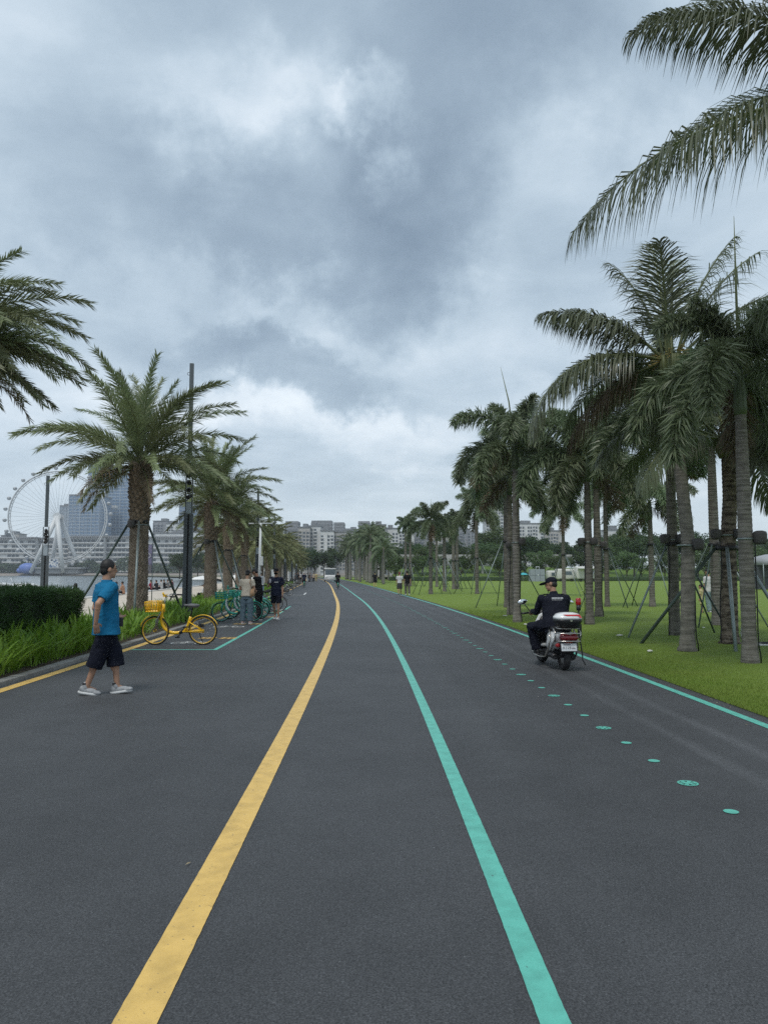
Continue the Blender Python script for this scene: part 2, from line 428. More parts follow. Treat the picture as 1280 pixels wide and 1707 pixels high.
def paint(name, col, worn):
    """line paint over the grain of the asphalt, rubbed through here and there"""
    m = bpy.data.materials.new(name); m.use_nodes = True; t = m.node_tree; n_, l_ = t.nodes, t.links
    b = n_['Principled BSDF']; o = n_.new('ShaderNodeTexCoord').outputs['Object']
    def nz(s, d):
        n = n_.new('ShaderNodeTexNoise'); n.inputs['Scale'].default_value = s; n.inputs['Detail'].default_value = d; l_.new(o, n.inputs['Vector']); return n.outputs['Fac']
    def mr(v, a, b_, c, d):
        n = n_.new('ShaderNodeMapRange'); n.inputs[1].default_value = a; n.inputs[2].default_value = b_; n.inputs[3].default_value = c; n.inputs[4].default_value = d; l_.new(v, n.inputs[0]); return n.outputs[0]
    def mix(f, a, b_):
        n = n_.new('ShaderNodeMix'); n.data_type = 'RGBA'
        l_.new(f, n.inputs[0])
        for k, x in ((6, a), (7, b_)):
            if isinstance(x, tuple): n.inputs[k].default_value = (*x, 1)
            else: l_.new(x, n.inputs[k])
        return n.outputs[2]
    dirt = mix(mr(nz(9, 6), .40, .70, 0, .50), col, tuple(c * .55 for c in col))
    pit = mix(mr(nz(190, 3), .62, .74, 0, .55), dirt, tuple(c * .35 for c in col))
    wear = mix(mr(nz(45, 6), .60 - worn, .70 - worn * .5, 0, .75), pit, (.07, .073, .08))
    l_.new(wear, b.inputs['Base Color']); b.inputs['Roughness'].default_value = .5; b.inputs['Specular IOR Level'].default_value = .5
    bp = n_.new('ShaderNodeBump'); bp.inputs['Strength'].default_value = .35; bp.inputs['Distance'].default_value = .003; l_.new(nz(160, 3), bp.inputs['Height']); l_.new(bp.outputs[0], b.inputs['Normal'])
    return m
M_ASPH = asphalt()
M_YEL, M_CYAN, M_WHITE = paint('yellow_paint', (.70, .46, .13), -.05), paint('teal_paint', (.115, .46, .37), -.07), paint('white_paint', (.62, .62, .60), .04)
M_YEL2 = paint('faded_yellow_paint', (.62, .40, .12), .05)

road = obj('road', strip_mesh('road', off(-4.13), off(5.02), -12, 330, 0.0, 10, True), M_ASPH); tag(road, kind='structure')
def line(name, a, b, Y0, Y1, mat, z=.004, lab=None):
    o = obj(name, strip_mesh(name, off(a), off(b), Y0, Y1, z, 1, rag=.0006), mat); o.parent = road
    if lab: o['label'] = lab
    return o
line('centre_line', -.077, .077, 0, 300, M_YEL, lab='broad yellow centre line')
line('lane_line', 1.37, 1.475, 0, 300, M_CYAN, lab='teal line beside the yellow one')
line('edge_line', 4.70, 4.81, 0, 300, M_CYAN, lab='teal line along the lawn')
line('edge_line', -4.06, -3.90, 0, 300, M_YEL, lab='yellow line along the kerb')
# dots with every third one a bicycle wheel
dot = MB(); dot.poly([(.047 * math.cos(2 * PI * k / 20), .047 * math.sin(2 * PI * k / 20), 0) for k in range(20)]); dot_me = dot.mesh('dot'); dot_me.materials.append(M_CYAN)
wh = MB(); n_w = 28
for r0, r1 in ((.058, .074), (.0, .013)):
    for k in range(n_w):
        a0, a1 = 2 * PI * k / n_w, 2 * PI * (k + 1) / n_w
        wh.poly([(r0 * math.cos(a0), r0 * math.sin(a0), 0), (r1 * math.cos(a0), r1 * math.sin(a0), 0), (r1 * math.cos(a1), r1 * math.sin(a1), 0), (r0 * math.cos(a1), r0 * math.sin(a1), 0)])
for k in range(6):
    a = 2 * PI * k / 6; c, s_ = math.cos(a), math.sin(a)
    wh.poly([(.012 * c - .011 * s_, .012 * s_ + .011 * c, 0), (.012 * c + .011 * s_, .012 * s_ - .011 * c, 0), (.06 * c + .016 * s_, .06 * s_ - .016 * c, 0), (.06 * c - .016 * s_, .06 * s_ + .016 * c, 0)])
wh_me = wh.mesh('wheel'); wh_me.materials.append(M_CYAN)
for i in range(130):
    Y = 2.98 + .652 * i; w = i % 3 == 1
    obj('wheel_marking' if w else 'dot_marking', wh_me if w else dot_me, None, road, (ycf(Y) + 3.10, Y, .004))
# bicycle bays by the kerb
def quad(pts, mat, name, z=.004, parent=None):
    b = MB(); b.poly([(p[0], p[1], z) for p in pts]); o = b.build(name, mat, parent if parent is not None else road); return o
def bay(Y0, Y1, mat, ends=True, w=.09):
    obj('bay_line', strip_mesh('bay_line', off(-2.26), off(-2.26 + w), Y0, Y1, .004), mat, road)
    if ends:
        for Y in (Y0,): obj('bay_line', strip_mesh('bay_line', off(-3.89), off(-2.255), Y, Y + .10, .0045), mat, road)
bay(15.1, 30.6, M_CYAN); bay(31.9, 35.2, M_CYAN); bay(54, 60, M_WHITE, True, .12)
for Y in (36.5, 52): obj('bay_line', strip_mesh('bay_line', off(-3.89), off(-2.25), Y, Y + .10, .0045), M_WHITE, road)
# flat bicycle pictograms and yellow characters inside the bays
def pictogram(x, y, s):
    b = MB()
    for cx_ in (-.34, .34):
        for k in range(18):
            a0, a1 = 2 * PI * k / 18, 2 * PI * (k + 1) / 18
            b.poly([(x + s * (cx_ + r_ * math.cos(a)), y + s * r_ * 1.35 * math.sin(a), 0) for r_, a in ((.17, a0), (.23, a0), (.23, a1), (.17, a1))])
    def bar(p, q_, w=.045):
        p, q_ = Vector((*p, 0)), Vector((*q_, 0)); d = (q_ - p).normalized(); n = Vector((-d.y, d.x, 0)) * w / 2
        b.poly([Vector((x, y, 0)) + s * v for v in (p + n, p - n, q_ - n, q_ + n)])
    for p, q_ in (((-.34, 0), (-.16, .34)), ((-.16, .34), (.2, .34)), ((.34, 0), (.18, .46)), ((-.1, 0), (.2, .33)), ((-.34, 0), (-.1, 0)), ((-.1, 0), (-.2, .44)), ((-.3, .46), (-.12, .46)), ((.08, .5), (.22, .47))): bar(p, q_)
    o = b.build('bicycle_marking', M_WHITE, road, (0, 0, .005)); return o
def glyphs(x, y, s, seed):
    rnd = random.Random(seed); b = MB()
    for g in range(2):
        gx = x + g * s * 1.15
        for r_ in range(4):
            yy = y + s * .3 * r_; b.poly([(gx - s * .45, yy, 0), (gx + s * .45, yy, 0), (gx + s * .45, yy + s * .13, 0), (gx - s * .45, yy + s * .13, 0)])
        for c in (-.3, .05, .34):
            xx = gx + s * c; b.poly([(xx, y - s * .1, .0008), (xx + s * .12, y - s * .1, .0008), (xx + s * .12, y + s * rnd.uniform(.7, 1.1), .0008), (xx, y + s * rnd.uniform(.7, 1.1), .0008)])
    b.build('character_marking', M_YEL2, road, (0, 0, .005))
for Y, gx in ((16.6, -3.95), (21.6, -4.15), (25.2, -4.35), (28.6, -4.55)):
    pictogram(ycf(Y) - 3.02, Y, .78); glyphs(ycf(Y) - 2.95, Y + 1.05, .42, int(Y))

# ---- kerb, soil, beach, lawn, bank, water, far shore
M_CONC = mk('kerb_concrete', (.27, .27, .26), .85, var=(6, (.17, .165, .15), 1.2), bump=(60, .4, .004), rand=.12)
M_SOIL = mk('soil', (.045, .034, .022), .95, var=(5, (.08, .06, .04), 1.3), bump=(30, .8, .02))
M_SAND = mk('sand', (.56, .50, .42), .9, var=(.5, (.46, .40, .33), 1.4), bump=(9, .5, .03))
M_STONE = mk('pale_stone', (.60, .585, .55), .7, var=(.8, (.50, .48, .45), 1.2))
kerb = obj('kerb', strip_mesh('kerb', off(-4.315), off(-4.15), 62, 330, .065, 1), M_CONC); tag(kerb, kind='structure')
ks = MB(); ks.box((0, .49, -.005), (.165, .985, .14)); ks_me = ks.mesh('kerbstone'); ks_me.materials.append(M_CONC)
Y = 3.0
while Y < 62:
    a = math.atan((ycf(Y + 1) - ycf(Y)))
    o = obj('kerbstone', ks_me, None, kerb, (ycf(Y) - 4.235, Y, random.uniform(-.004, .004)), (0, 0, -a)); b = o.modifiers.new('bevel', 'BEVEL'); b.width = .012; b.segments = 2
    Y += 1.0
soil = obj('soil_bed', strip_mesh('soil', off(-7.4), off(-4.32), -10, 330, .05), M_SOIL); tag(soil, kind='structure')
def Xw(Y): return float(np.interp(Y, [-15, 100, 150, 250, 400, 560, 720], [-13.2, -23.5, -30, -56, -115, -195, -330]))
beach = obj('beach', strip_mesh('beach', lambda Y: Xw(Y), off(-7.2), -10, 330, lambda x, y: -.02 if x > Xw(y) + 2.2 else -.05, 6), M_SAND); tag(beach, kind='structure')
walk = MB()
ys = np.arange(20, 150, 2.6)
for y in ys:
    a = math.atan2(Xw(y + 2.6) - Xw(y), 2.6); walk.box((Xw(y + 1.3) - .05, y + 1.3, -.28), (.55, 2.58 * math.sqrt(1 + math.tan(a)**2), .62), -a)
wl = walk.build('sea_wall', M_STONE, None, bevel=.02); tag(wl, kind='structure')

def grass_mat(name, c1, c2, c3):
    m = bpy.data.materials.new(name); m.use_nodes = True; t = m.node_tree; n_, l_ = t.nodes, t.links
    b = n_['Principled BSDF']; o = n_.new('ShaderNodeTexCoord').outputs['Object']
    def nz(s, d):
        n = n_.new('ShaderNodeTexNoise'); n.inputs['Scale'].default_value = s; n.inputs['Detail'].default_value = d; n.inputs['Roughness'].default_value = .65; l_.new(o, n.inputs['Vector']); return n.outputs['Fac']
    def mr(v, a, b_):
        n = n_.new('ShaderNodeMapRange'); n.inputs[1].default_value = a; n.inputs[2].default_value = b_; l_.new(v, n.inputs[0]); return n.outputs[0]
    def mix(f, a, b_):
        n = n_.new('ShaderNodeMix'); n.data_type = 'RGBA'; l_.new(f, n.inputs[0])
        for k, x in ((6, a), (7, b_)):
            if isinstance(x, tuple): n.inputs[k].default_value = (*x, 1)
            else: l_.new(x, n.inputs[k])
        return n.outputs[2]
    x = mix(mr(nz(1.1, 6), .35, .65), c1, c2); x = mix(mr(nz(.45, 7), .56, .74), x, c3); x = mix(mr(nz(70, 3), .3, .8), x, tuple(c * .62 for c in c1))
    l_.new(x, b.inputs['Base Color']); b.inputs['Roughness'].default_value = .85; b.inputs['Specular IOR Level'].default_value = .2
    bp = n_.new('ShaderNodeBump'); bp.inputs['Strength'].default_value = .8; bp.inputs['Distance'].default_value = .03; l_.new(nz(55, 4), bp.inputs['Height']); l_.new(bp.outputs[0], b.inputs['Normal'])
    return m
M_LAWN = grass_mat('lawn_grass', (.155, .232, .036), (.198, .280, .048), (.205, .225, .066))
def lz(x, y): return .012 + .03 * math.sin(x * .35 + 1) * math.sin(y * .22)
ground = obj('ground', strip_mesh('ground', lambda Y: Xw(Y) - .3 if Y < 790 else -1500, lambda Y: 1400.0, -40, 2500, -.09, 3), mk('rough_ground', (.10, .105, .055), .95, var=(.05, (.15, .135, .09), 1.2))); tag(ground, kind='structure')
lawn = obj('lawn', strip_mesh('lawn', off(5.0), lambda Y: 160.0, -10, 330, lambda x, y: max(.004, min(1, (x - ycf(y) - 5) * .5) * (.03 + lz(x, y))), 60), M_LAWN); tag(lawn, kind='structure')
def bank_z(x, y): 
    t = max(0, min(1, (y - 158) / 40)); return -.05 + 3.2 * t * t * (3 - 2 * t) + .5 * math.sin(x * .07) * t
bank = obj('grass_bank', strip_mesh('grass_bank', lambda Y: ycf(Y) + 16, lambda Y: 200.0, 156, 320, bank_z, 24), grass_mat('bank_grass', (.10, .17, .03), (.13, .20, .04), (.13, .16, .05))); tag(bank, kind='structure')

mw = bpy.data.materials.new('bay_water'); mw.use_nodes = True; t = mw.node_tree; b = t.nodes['Principled BSDF']
b.inputs['Base Color'].default_value = (.17, .20, .205, 1); b.inputs['Roughness'].default_value = .16; b.inputs['IOR'].default_value = 1.33
tcw = t.nodes.new('ShaderNodeTexCoord'); mpw = t.nodes.new('ShaderNodeMapping'); mpw.inputs['Scale'].default_value = (.5, 1.1, 1); t.links.new(tcw.outputs['Object'], mpw.inputs[0])
nw = t.nodes.new('ShaderNodeTexNoise'); nw.inputs['Scale'].default_value = 1.3; nw.inputs['Detail'].default_value = 6; t.links.new(mpw.outputs[0], nw.inputs['Vector'])
bw = t.nodes.new('ShaderNodeBump'); bw.inputs['Strength'].default_value = .3; bw.inputs['Distance'].default_value = .12; t.links.new(nw.outputs['Fac'], bw.inputs['Height']); t.links.new(bw.outputs[0], b.inputs['Normal'])
water = obj('water', np_mesh('water', [(-1600, -60, -.62), (-5, -60, -.62), (-5, 300, -.62), (-1600, 300, -.62), (-5, 760, -.62), (-1600, 760, -.62)], [(0, 1, 2, 3), (3, 2, 4, 5)]), mw); tag(water, kind='structure')
wl_f = lambda Y: -1500.0
shore = MB()
xs = np.linspace(-900, -30, 60)
ring = lambda x: [(x, 696 + 3 * math.sin(x * .05), -1.2), (x, 702 + 3 * math.sin(x * .05), 1.4), (x, 722, 2.2), (x, 900, 2.6)]
vs = [p for x in xs for p in ring(x)]
fs = [(i * 4 + k, (i + 1) * 4 + k, (i + 1) * 4 + k + 1, i * 4 + k + 1) for i in range(len(xs) - 1) for k in range(3)]
sh = obj('far_shore', np_mesh('far_shore', vs, fs), mk('shore_rock', (.19, .165, .145), .9, var=(.08, (.27, .24, .21), 1.2))); tag(sh, kind='structure')

# ---- grass blades on the near lawn: nobody could count them
rng = np.random.default_rng(3)
def blades(name, n, xs, ys, hmin, hmax, wid, mat, zf=.01, lean=.6):
    a = rng.uniform(0, 2 * PI, n); h = rng.uniform(hmin, hmax, n); w = rng.uniform(.6, 1.2, n) * wid
    b0 = np.stack([xs - np.cos(a) * w, ys - np.sin(a) * w, np.full(n, zf)], 1); b1 = np.stack([xs + np.cos(a) * w, ys + np.sin(a) * w, np.full(n, zf)], 1)
    l_ = rng.uniform(0, lean, n) * h; a2 = rng.uniform(0, 2 * PI, n)
    tp = np.stack([xs + np.cos(a2) * l_, ys + np.sin(a2) * l_, zf + h], 1)
    V = np.stack([b0, b1, tp], 1).reshape(-1, 3); F = np.arange(3 * n).reshape(-1, 3)
    return obj(name, np_mesh(name, V, F), mat)
n = 520000
yy = 1.5 + 34 * rng.random(n)**1.6; xx = yc(yy) + 4.98 + (rng.random(n)**1.4) * (yy * .52 + 5.0)
keep = rng.random(n) < np.clip(1.15 - (xx - yy * .5 - 1.5) / 5, .0, 1) * np.clip((36 - yy) / 14, 0, 1); xx, yy = xx[keep], yy[keep]
M_BLADE = mk('grass_blade', (.185, .28, .046), .6, spec=.25, var=(1.1, (.21, .265, .055), 1.0), trans=.3)
gb = blades('grass', len(xx), xx, yy, .018, .048, .004, M_BLADE, .012); tag(gb, 'short mown lawn grass along the teal edge line', 'grass', kind='stuff')
# ================================================================== ferns and hedge by the kerb
M_FERN = mk('fern_leaf', (.105, .225, .024), .5, spec=.3, var=(1.6, (.20, .32, .036), 1.1), trans=.35)
def ferns(n, ox, oy, pin, L0, L1, wid):
    az = rng.uniform(0, 2 * PI, n); e0 = R(1) * rng.uniform(52, 88, n); kd = R(1) * rng.uniform(15, 85, n); Ln = rng.uniform(L0, L1, n)
    ts = (np.arange(pin) + .5) / pin; ang = e0[:, None] - kd[:, None] * ts[None]**1.5
    dr = np.cos(ang) * Ln[:, None] / pin; dz = np.sin(ang) * Ln[:, None] / pin
    r_ = np.cumsum(dr, 1); z = np.cumsum(dz, 1) + .05
    ca, sa = np.cos(az)[:, None], np.sin(az)[:, None]
    p = np.stack([ox[:, None] + r_ * ca, oy[:, None] + r_ * sa, z], 2)
    tg = np.stack([np.cos(ang) * ca, np.cos(ang) * sa, np.sin(ang)], 2); sd_ = np.stack([-sa + 0 * ang, ca + 0 * ang, 0 * ang], 2)
    w = wid * np.sin(np.clip(ts * .96 + .06, 0, 1) * PI)**.6 * (1.05 - .35 * ts); hs = (Ln[:, None] / pin * .62)[..., None]
    V = []
    for s_ in (-1, 1):
        tip = p + s_ * sd_ * w[None, :, None] + tg * (w[None, :, None] * .45) + np.array([0, 0, .006])
        V.append(np.stack([p - tg * hs, p + tg * hs, tip], 2))
    return np.concatenate(V, 1).reshape(-1, 3)
def bedpts(n, Y0, Y1, d0, d1, pw=1.0):
    y = Y0 + (Y1 - Y0) * rng.random(n)**pw; return yc(y) + d0 + (d1 - d0) * rng.random(n), y
parts = []
x, y = bedpts(3000, 6, 16.2, -5.75, -4.42); parts.append(ferns(len(x), x, y, 20, .42, .78, .042))
x, y = bedpts(3400, 15.2, 38, -6.75, -4.42, 1.25); parts.append(ferns(len(x), x, y, 15, .38, .70, .045))
x, y = bedpts(1500, 38, 95, -6.6, -4.5, 1.2); parts.append(ferns(len(x), x, y, 8, .4, .75, .08))
V = np.concatenate(parts); fern = obj('fern_bed', np_mesh('fern_bed', V, np.arange(len(V)).reshape(-1, 3)), M_FERN)
tag(fern, 'bright green sword ferns growing along the kerb', 'ferns', kind='stuff')

# clipped dark hedge
HX0, HX1, HY0, HY1, HZ = -8.0, -6.35, 5.0, 15.9, 1.20
M_HEDGE = mk('hedge_leaf', (.032, .074, .022), .55, spec=.25, var=(1.4, (.058, .112, .030), 1.3), trans=.2)
hedge = thing('hedge', 'clipped dark green hedge behind the bright ferns', 'hedge', ((HX0 + HX1) / 2, 10.5, .05))
hb = MB(); hb.rbox((0, 0, .56), (HX1 - HX0 - .1, HY1 - HY0 - .1, 1.12), .16, 5)
core = hb.build('twig_core', mk('hedge_twigs', (.010, .018, .007), .9, bump=(14, 1, .05)), hedge)
n = 90000; cxh, cyh = (HX0 + HX1) / 2, 10.5
u = rng.random(n); side = rng.choice(4, n, p=[.42, .26, .12, .20])
px_ = np.where(side == 0, HX1, np.where(side == 1, HX0 + (HX1 - HX0) * u, np.where(side == 2, HX0, HX0 + (HX1 - HX0) * u)))
v_ = rng.random(n); py_ = np.where(side == 3, HY1, HY0 + (HY1 - HY0) * v_); pz_ = np.where(side == 1, HZ, .05 + HZ * rng.random(n))
nrm = np.zeros((n, 3)); nrm[side == 0, 0] = 1; nrm[side == 1, 2] = 1; nrm[side == 2, 0] = -1; nrm[side == 3, 1] = 1
ps = np.stack([px_, py_, pz_], 1); rr = .14
lim = np.array([[HX0 + rr, HY0 + rr, 0], [HX1 - rr, HY1 - rr, HZ - rr]]); qn = np.clip(ps, lim[0], lim[1]); dd = ps - qn; ln_ = np.linalg.norm(dd, axis=1, keepdims=True); ps = qn + dd / np.maximum(ln_, 1e-6) * np.minimum(ln_, rr)
lump = .075 * np.sin(ps[:, 0:1] * 5 + ps[:, 1:2] * 3.1) * np.sin(ps[:, 2:3] * 6 + ps[:, 1:2] * 4.3)
ps = ps + nrm * (lump + rng.uniform(-.09, .03, (n, 1)))
d_ = nrm * .7 + rng.normal(0, .55, (n, 3)) + np.array([0, 0, .35]); d_ /= np.linalg.norm(d_, axis=1, keepdims=True)
w_ = np.cross(d_, rng.normal(0, 1, (n, 3))); w_ /= np.linalg.norm(w_, axis=1, keepdims=True)
ll = rng.uniform(.035, .10, (n, 1)) * rng.choice([1, 1, 1, 1.5], (n, 1)); V = np.stack([ps - w_ * .007, ps + w_ * .007, ps + d_ * ll], 1).reshape(-1, 3) - np.array([cxh, cyh, .05])
fo = obj('foliage', np_mesh('hedge_foliage', V, np.arange(3 * n).reshape(-1, 3)), M_HEDGE, hedge)

# ================================================================== palms
M_PH = mk('date_palm_leaf', (.195, .230, .112), .48, spec=.45, rand=.30, trans=.25)
M_PHB = mk('date_palm_leaf_far', (.205, .222, .105), .6, spec=.25, rand=.28, trans=.25, var=(.7, (.160, .165, .080), 1))
M_FX = mk('foxtail_leaf', (.170, .220, .122), .42, spec=.5, rand=.28, trans=.22)
M_FXB = mk('foxtail_leaf_far', (.145, .185, .105), .55, spec=.25, rand=.25, trans=.2, var=(.8, (.080, .118, .060), 1))
M_CO = mk('coconut_leaf', (.125, .150, .084), .42, spec=.45, rand=.26, trans=.25)
M_CODRY = mk('dry_palm_leaf', (.16, .13, .085), .7, spec=.2, rand=.2, trans=.15)
M_RACH = mk('leaf_stalk', (.13, .15, .06), .5)
M_FRUIT = mk('palm_flower', (.30, .24, .07), .6, var=(20, (.18, .15, .05), 1))
M_SHAFT = mk('crownshaft_green', (.115, .150, .085), .5, var=(3, (.075, .105, .055), 1), rand=.1)

def rachis(a0, droop, Ln, n=22, pw=1.4, sway=0.0):
    pts = [Vector((0, 0, 0))]; T = []
    for i in range(n):
        s = (i + .5) / n; a = a0 - droop * s**pw; w = sway * s
        d = Vector((math.cos(a) * math.cos(w), math.cos(a) * math.sin(w) if True else 0, math.sin(a))); T.append(d); pts.append(pts[-1] + d * (Ln / n))
    T.append(T[-1]); return pts, T
def frond_arrays(kind, seed, a0, droop, Ln, dens=1.0, pw=1.4, sway=0.0, wide=1.0):
    rnd = random.Random(seed); pts, T = rachis(a0, droop, Ln, 22, pw, sway); n = 22
    V, F = [], []
    def strip(ps, ws, wv):
        b = len(V); m = len(ps)
        for i in range(m - 1): V.append(ps[i] - wv * ws[i]); V.append(ps[i] + wv * ws[i])
        V.append(ps[-1])
        for i in range(m - 2): F.append((b + 2 * i, b + 2 * i + 1, b + 2 * i + 3)); F.append((b + 2 * i, b + 2 * i + 3, b + 2 * i + 2))
        F.append((b + 2 * (m - 2), b + 2 * (m - 2) + 1, b + 2 * (m - 1)))
    cnt = {'date': int(150 * dens), 'fox': int(290 * dens), 'coco': int(125 * dens), 'royal': int(90 * dens)}[kind]
    s0 = {'date': .10, 'fox': .10, 'coco': .17, 'royal': .12}[kind]
    down = Vector((0, 0, -1))
    for side in (-1, 1):
        for j in range(cnt):
            s = s0 + (1 - s0) * (j + rnd.random() * .8) / cnt; s = min(s, .999)
            i = min(int(s * n), n - 1); f = s * n - i; p = pts[i].lerp(pts[i + 1], f); t = T[i].lerp(T[min(i + 1, n)], f).normalized()
            S = Vector((-t.y, t.x, 0)); S = S.normalized() if S.length > 1e-4 else Vector((0, 1, 0)); S *= side; Nn = t.cross(S) * (side); 
            if Nn.z < 0 and abs(t.z) < .98: Nn = -Nn
            if kind == 'date':
                prof = (.45 + .55 * math.sin(PI * min(1, s * 1.15 + .12))) * (1 if s > .2 else .55); l_ = .54 * prof * rnd.uniform(.85, 1.12) * Ln / 2.9
                th = R(rnd.uniform(36, 60) * (1 - .35 * s)); ph = R(rnd.choice((-28, 8, 40)) + rnd.uniform(-10, 10))
                d = (t * math.cos(th) + (S * math.cos(ph) + Nn * math.sin(ph)) * math.sin(th)).normalized()
                wv = (t - d * t.dot(d)).normalized(); w = .0112 * wide
                strip([p, p + d * l_ * .45, p + (d * l_ + down * l_ * .10)], [w * .7, w, 0], wv)
            elif kind == 'fox':
                prof = .55 + .5 * math.sin(PI * min(1, s * .9 + .1)); l_ = .44 * prof * rnd.uniform(.7, 1.15)
                th = R(rnd.uniform(42, 82)); ph = rnd.uniform(-PI / 2, PI / 2) * 1.0
                d = (t * math.cos(th) + (S * math.cos(ph) + Nn * math.sin(ph)) * math.sin(th)).normalized()
                q_ = Vector((rnd.uniform(-1, 1), rnd.uniform(-1, 1), rnd.uniform(-1, 1))); wv = (q_ - d * q_.dot(d)).normalized(); w = .0165 * wide
                strip([p, p + d * l_ * .5, p + (d * l_ + down * l_ * .30)], [w * .5, w, 0], wv)
            else:
                prof = math.sin(PI * min(1, .16 + s * .80))**.6; l_ = (1.2 if kind == 'coco' else .75) * prof * rnd.uniform(.85, 1.1) * max(.82, Ln / 4.0)
                th = R(rnd.uniform(42, 70) * (1 - .45 * s**2)); ph = R(rnd.uniform(-26, 16))
                d = (t * math.cos(th) + (S * math.cos(ph) + Nn * math.sin(ph)) * math.sin(th)).normalized()
                g = rnd.uniform(.7, 1.1) * (1 - .8 * max(0, t.z)); d2 = (d + down * g * 1.3).normalized(); d3 = (d + down * g * 3.4).normalized()
                wv = (t - d * t.dot(d)).normalized(); w = .0125 * wide
                a = p + d * l_ * .28; b_ = a + d2 * l_ * .36; c = b_ + d3 * l_ * .36
                strip([p, a, b_, c], [w * .7, w, w * .8, 0], wv)
    nl = len(F)
    b = len(V); r0 = {'date': .022, 'fox': .020, 'coco': .034, 'royal': .03}[kind]
    for i in range(0, n + 1, 2):
        t = T[i]; S = Vector((-t.y, t.x, 0)); S = S.normalized() if S.length > 1e-4 else Vector((0, 1, 0)); U = t.cross(S); rr_ = r0 * (1 - .86 * i / n)
        for k in range(4): a = PI / 2 * k; V.append(pts[i] + S * math.cos(a) * rr_ * 1.3 + U * math.sin(a) * rr_)
    m = n // 2 + 1
    for i in range(m - 1):
        for k in range(4):
            A, B, C, D = b + i * 4 + k, b + i * 4 + (k + 1) % 4, b + (i + 1) * 4 + (k + 1) % 4, b + (i + 1) * 4 + k
            F.append((A, B, C)); F.append((A, C, D))
    return np.array([tuple(v) for v in V]), np.array(F), nl
def frond_mesh(kind, mats, *a, **k):
    V, F, nl = frond_arrays(kind, *a, **k); me = np_mesh('frond_' + kind, V, F)
    for m in mats: me.materials.append(m)
    mi = np.zeros(len(F), dtype=np.int32); mi[nl:] = 1; me.polygons.foreach_set('material_index', mi); return me
# date palm fronds from the upright spear leaves down to the hanging old ones
PH_SET = [[frond_mesh('date', [M_PH, M_RACH], 100 * i + j, R(a0), R(dr), Ln, sway=sw) for j, sw in enumerate((-.22, .18))] for i, (a0, dr, Ln) in enumerate(((85, 30, 2.9), (72, 46, 3.15), (56, 58, 3.25), (40, 62, 3.2), (24, 60, 3.05), (8, 50, 2.8), (-14, 38, 2.4)))]
FX_SET = [[frond_mesh('fox', [M_FX, M_RACH], 900 + 100 * i + j, R(a0), R(dr), Ln, pw=1.2, sway=sw) for j, sw in enumerate((-.25, .2))] for i, (a0, dr, Ln) in enumerate(((80, 62, 1.75), (64, 105, 2.2), (46, 122, 2.45), (24, 116, 2.5), (0, 92, 2.3)))]
def crown_mesh(name, kind, mats, spec, seed, dens, wide):
    """all the leaves of a far crown in one mesh"""
    rnd = random.Random(seed); Vs, Fs, Ms = [], [], []; b = 0
    for k, (a0, dr, Ln) in enumerate(spec):
        V, F, nl = frond_arrays(kind, seed * 50 + k, R(a0 + rnd.uniform(-8, 8)), R(dr + rnd.uniform(-10, 10)), Ln * rnd.uniform(.88, 1.1), dens, 1.3, rnd.uniform(-.25, .25), wide)
        a = k * 2.39996 + rnd.uniform(-.3, .3); c, s_ = math.cos(a), math.sin(a); V = V @ np.array([[c, s_, 0], [-s_, c, 0], [0, 0, 1]])
        V = V + np.array([.08 * c, .08 * s_, -.012 * k]); Vs.append(V); Fs.append(F + b); b += len(V); m = np.zeros(len(F), np.int32); m[nl:] = 1; Ms.append(m)
    me = np_mesh(name, np.concatenate(Vs), np.concatenate(Fs))
    for m in mats: me.materials.append(m)
    me.polygons.foreach_set('material_index', np.concatenate(Ms)); return me
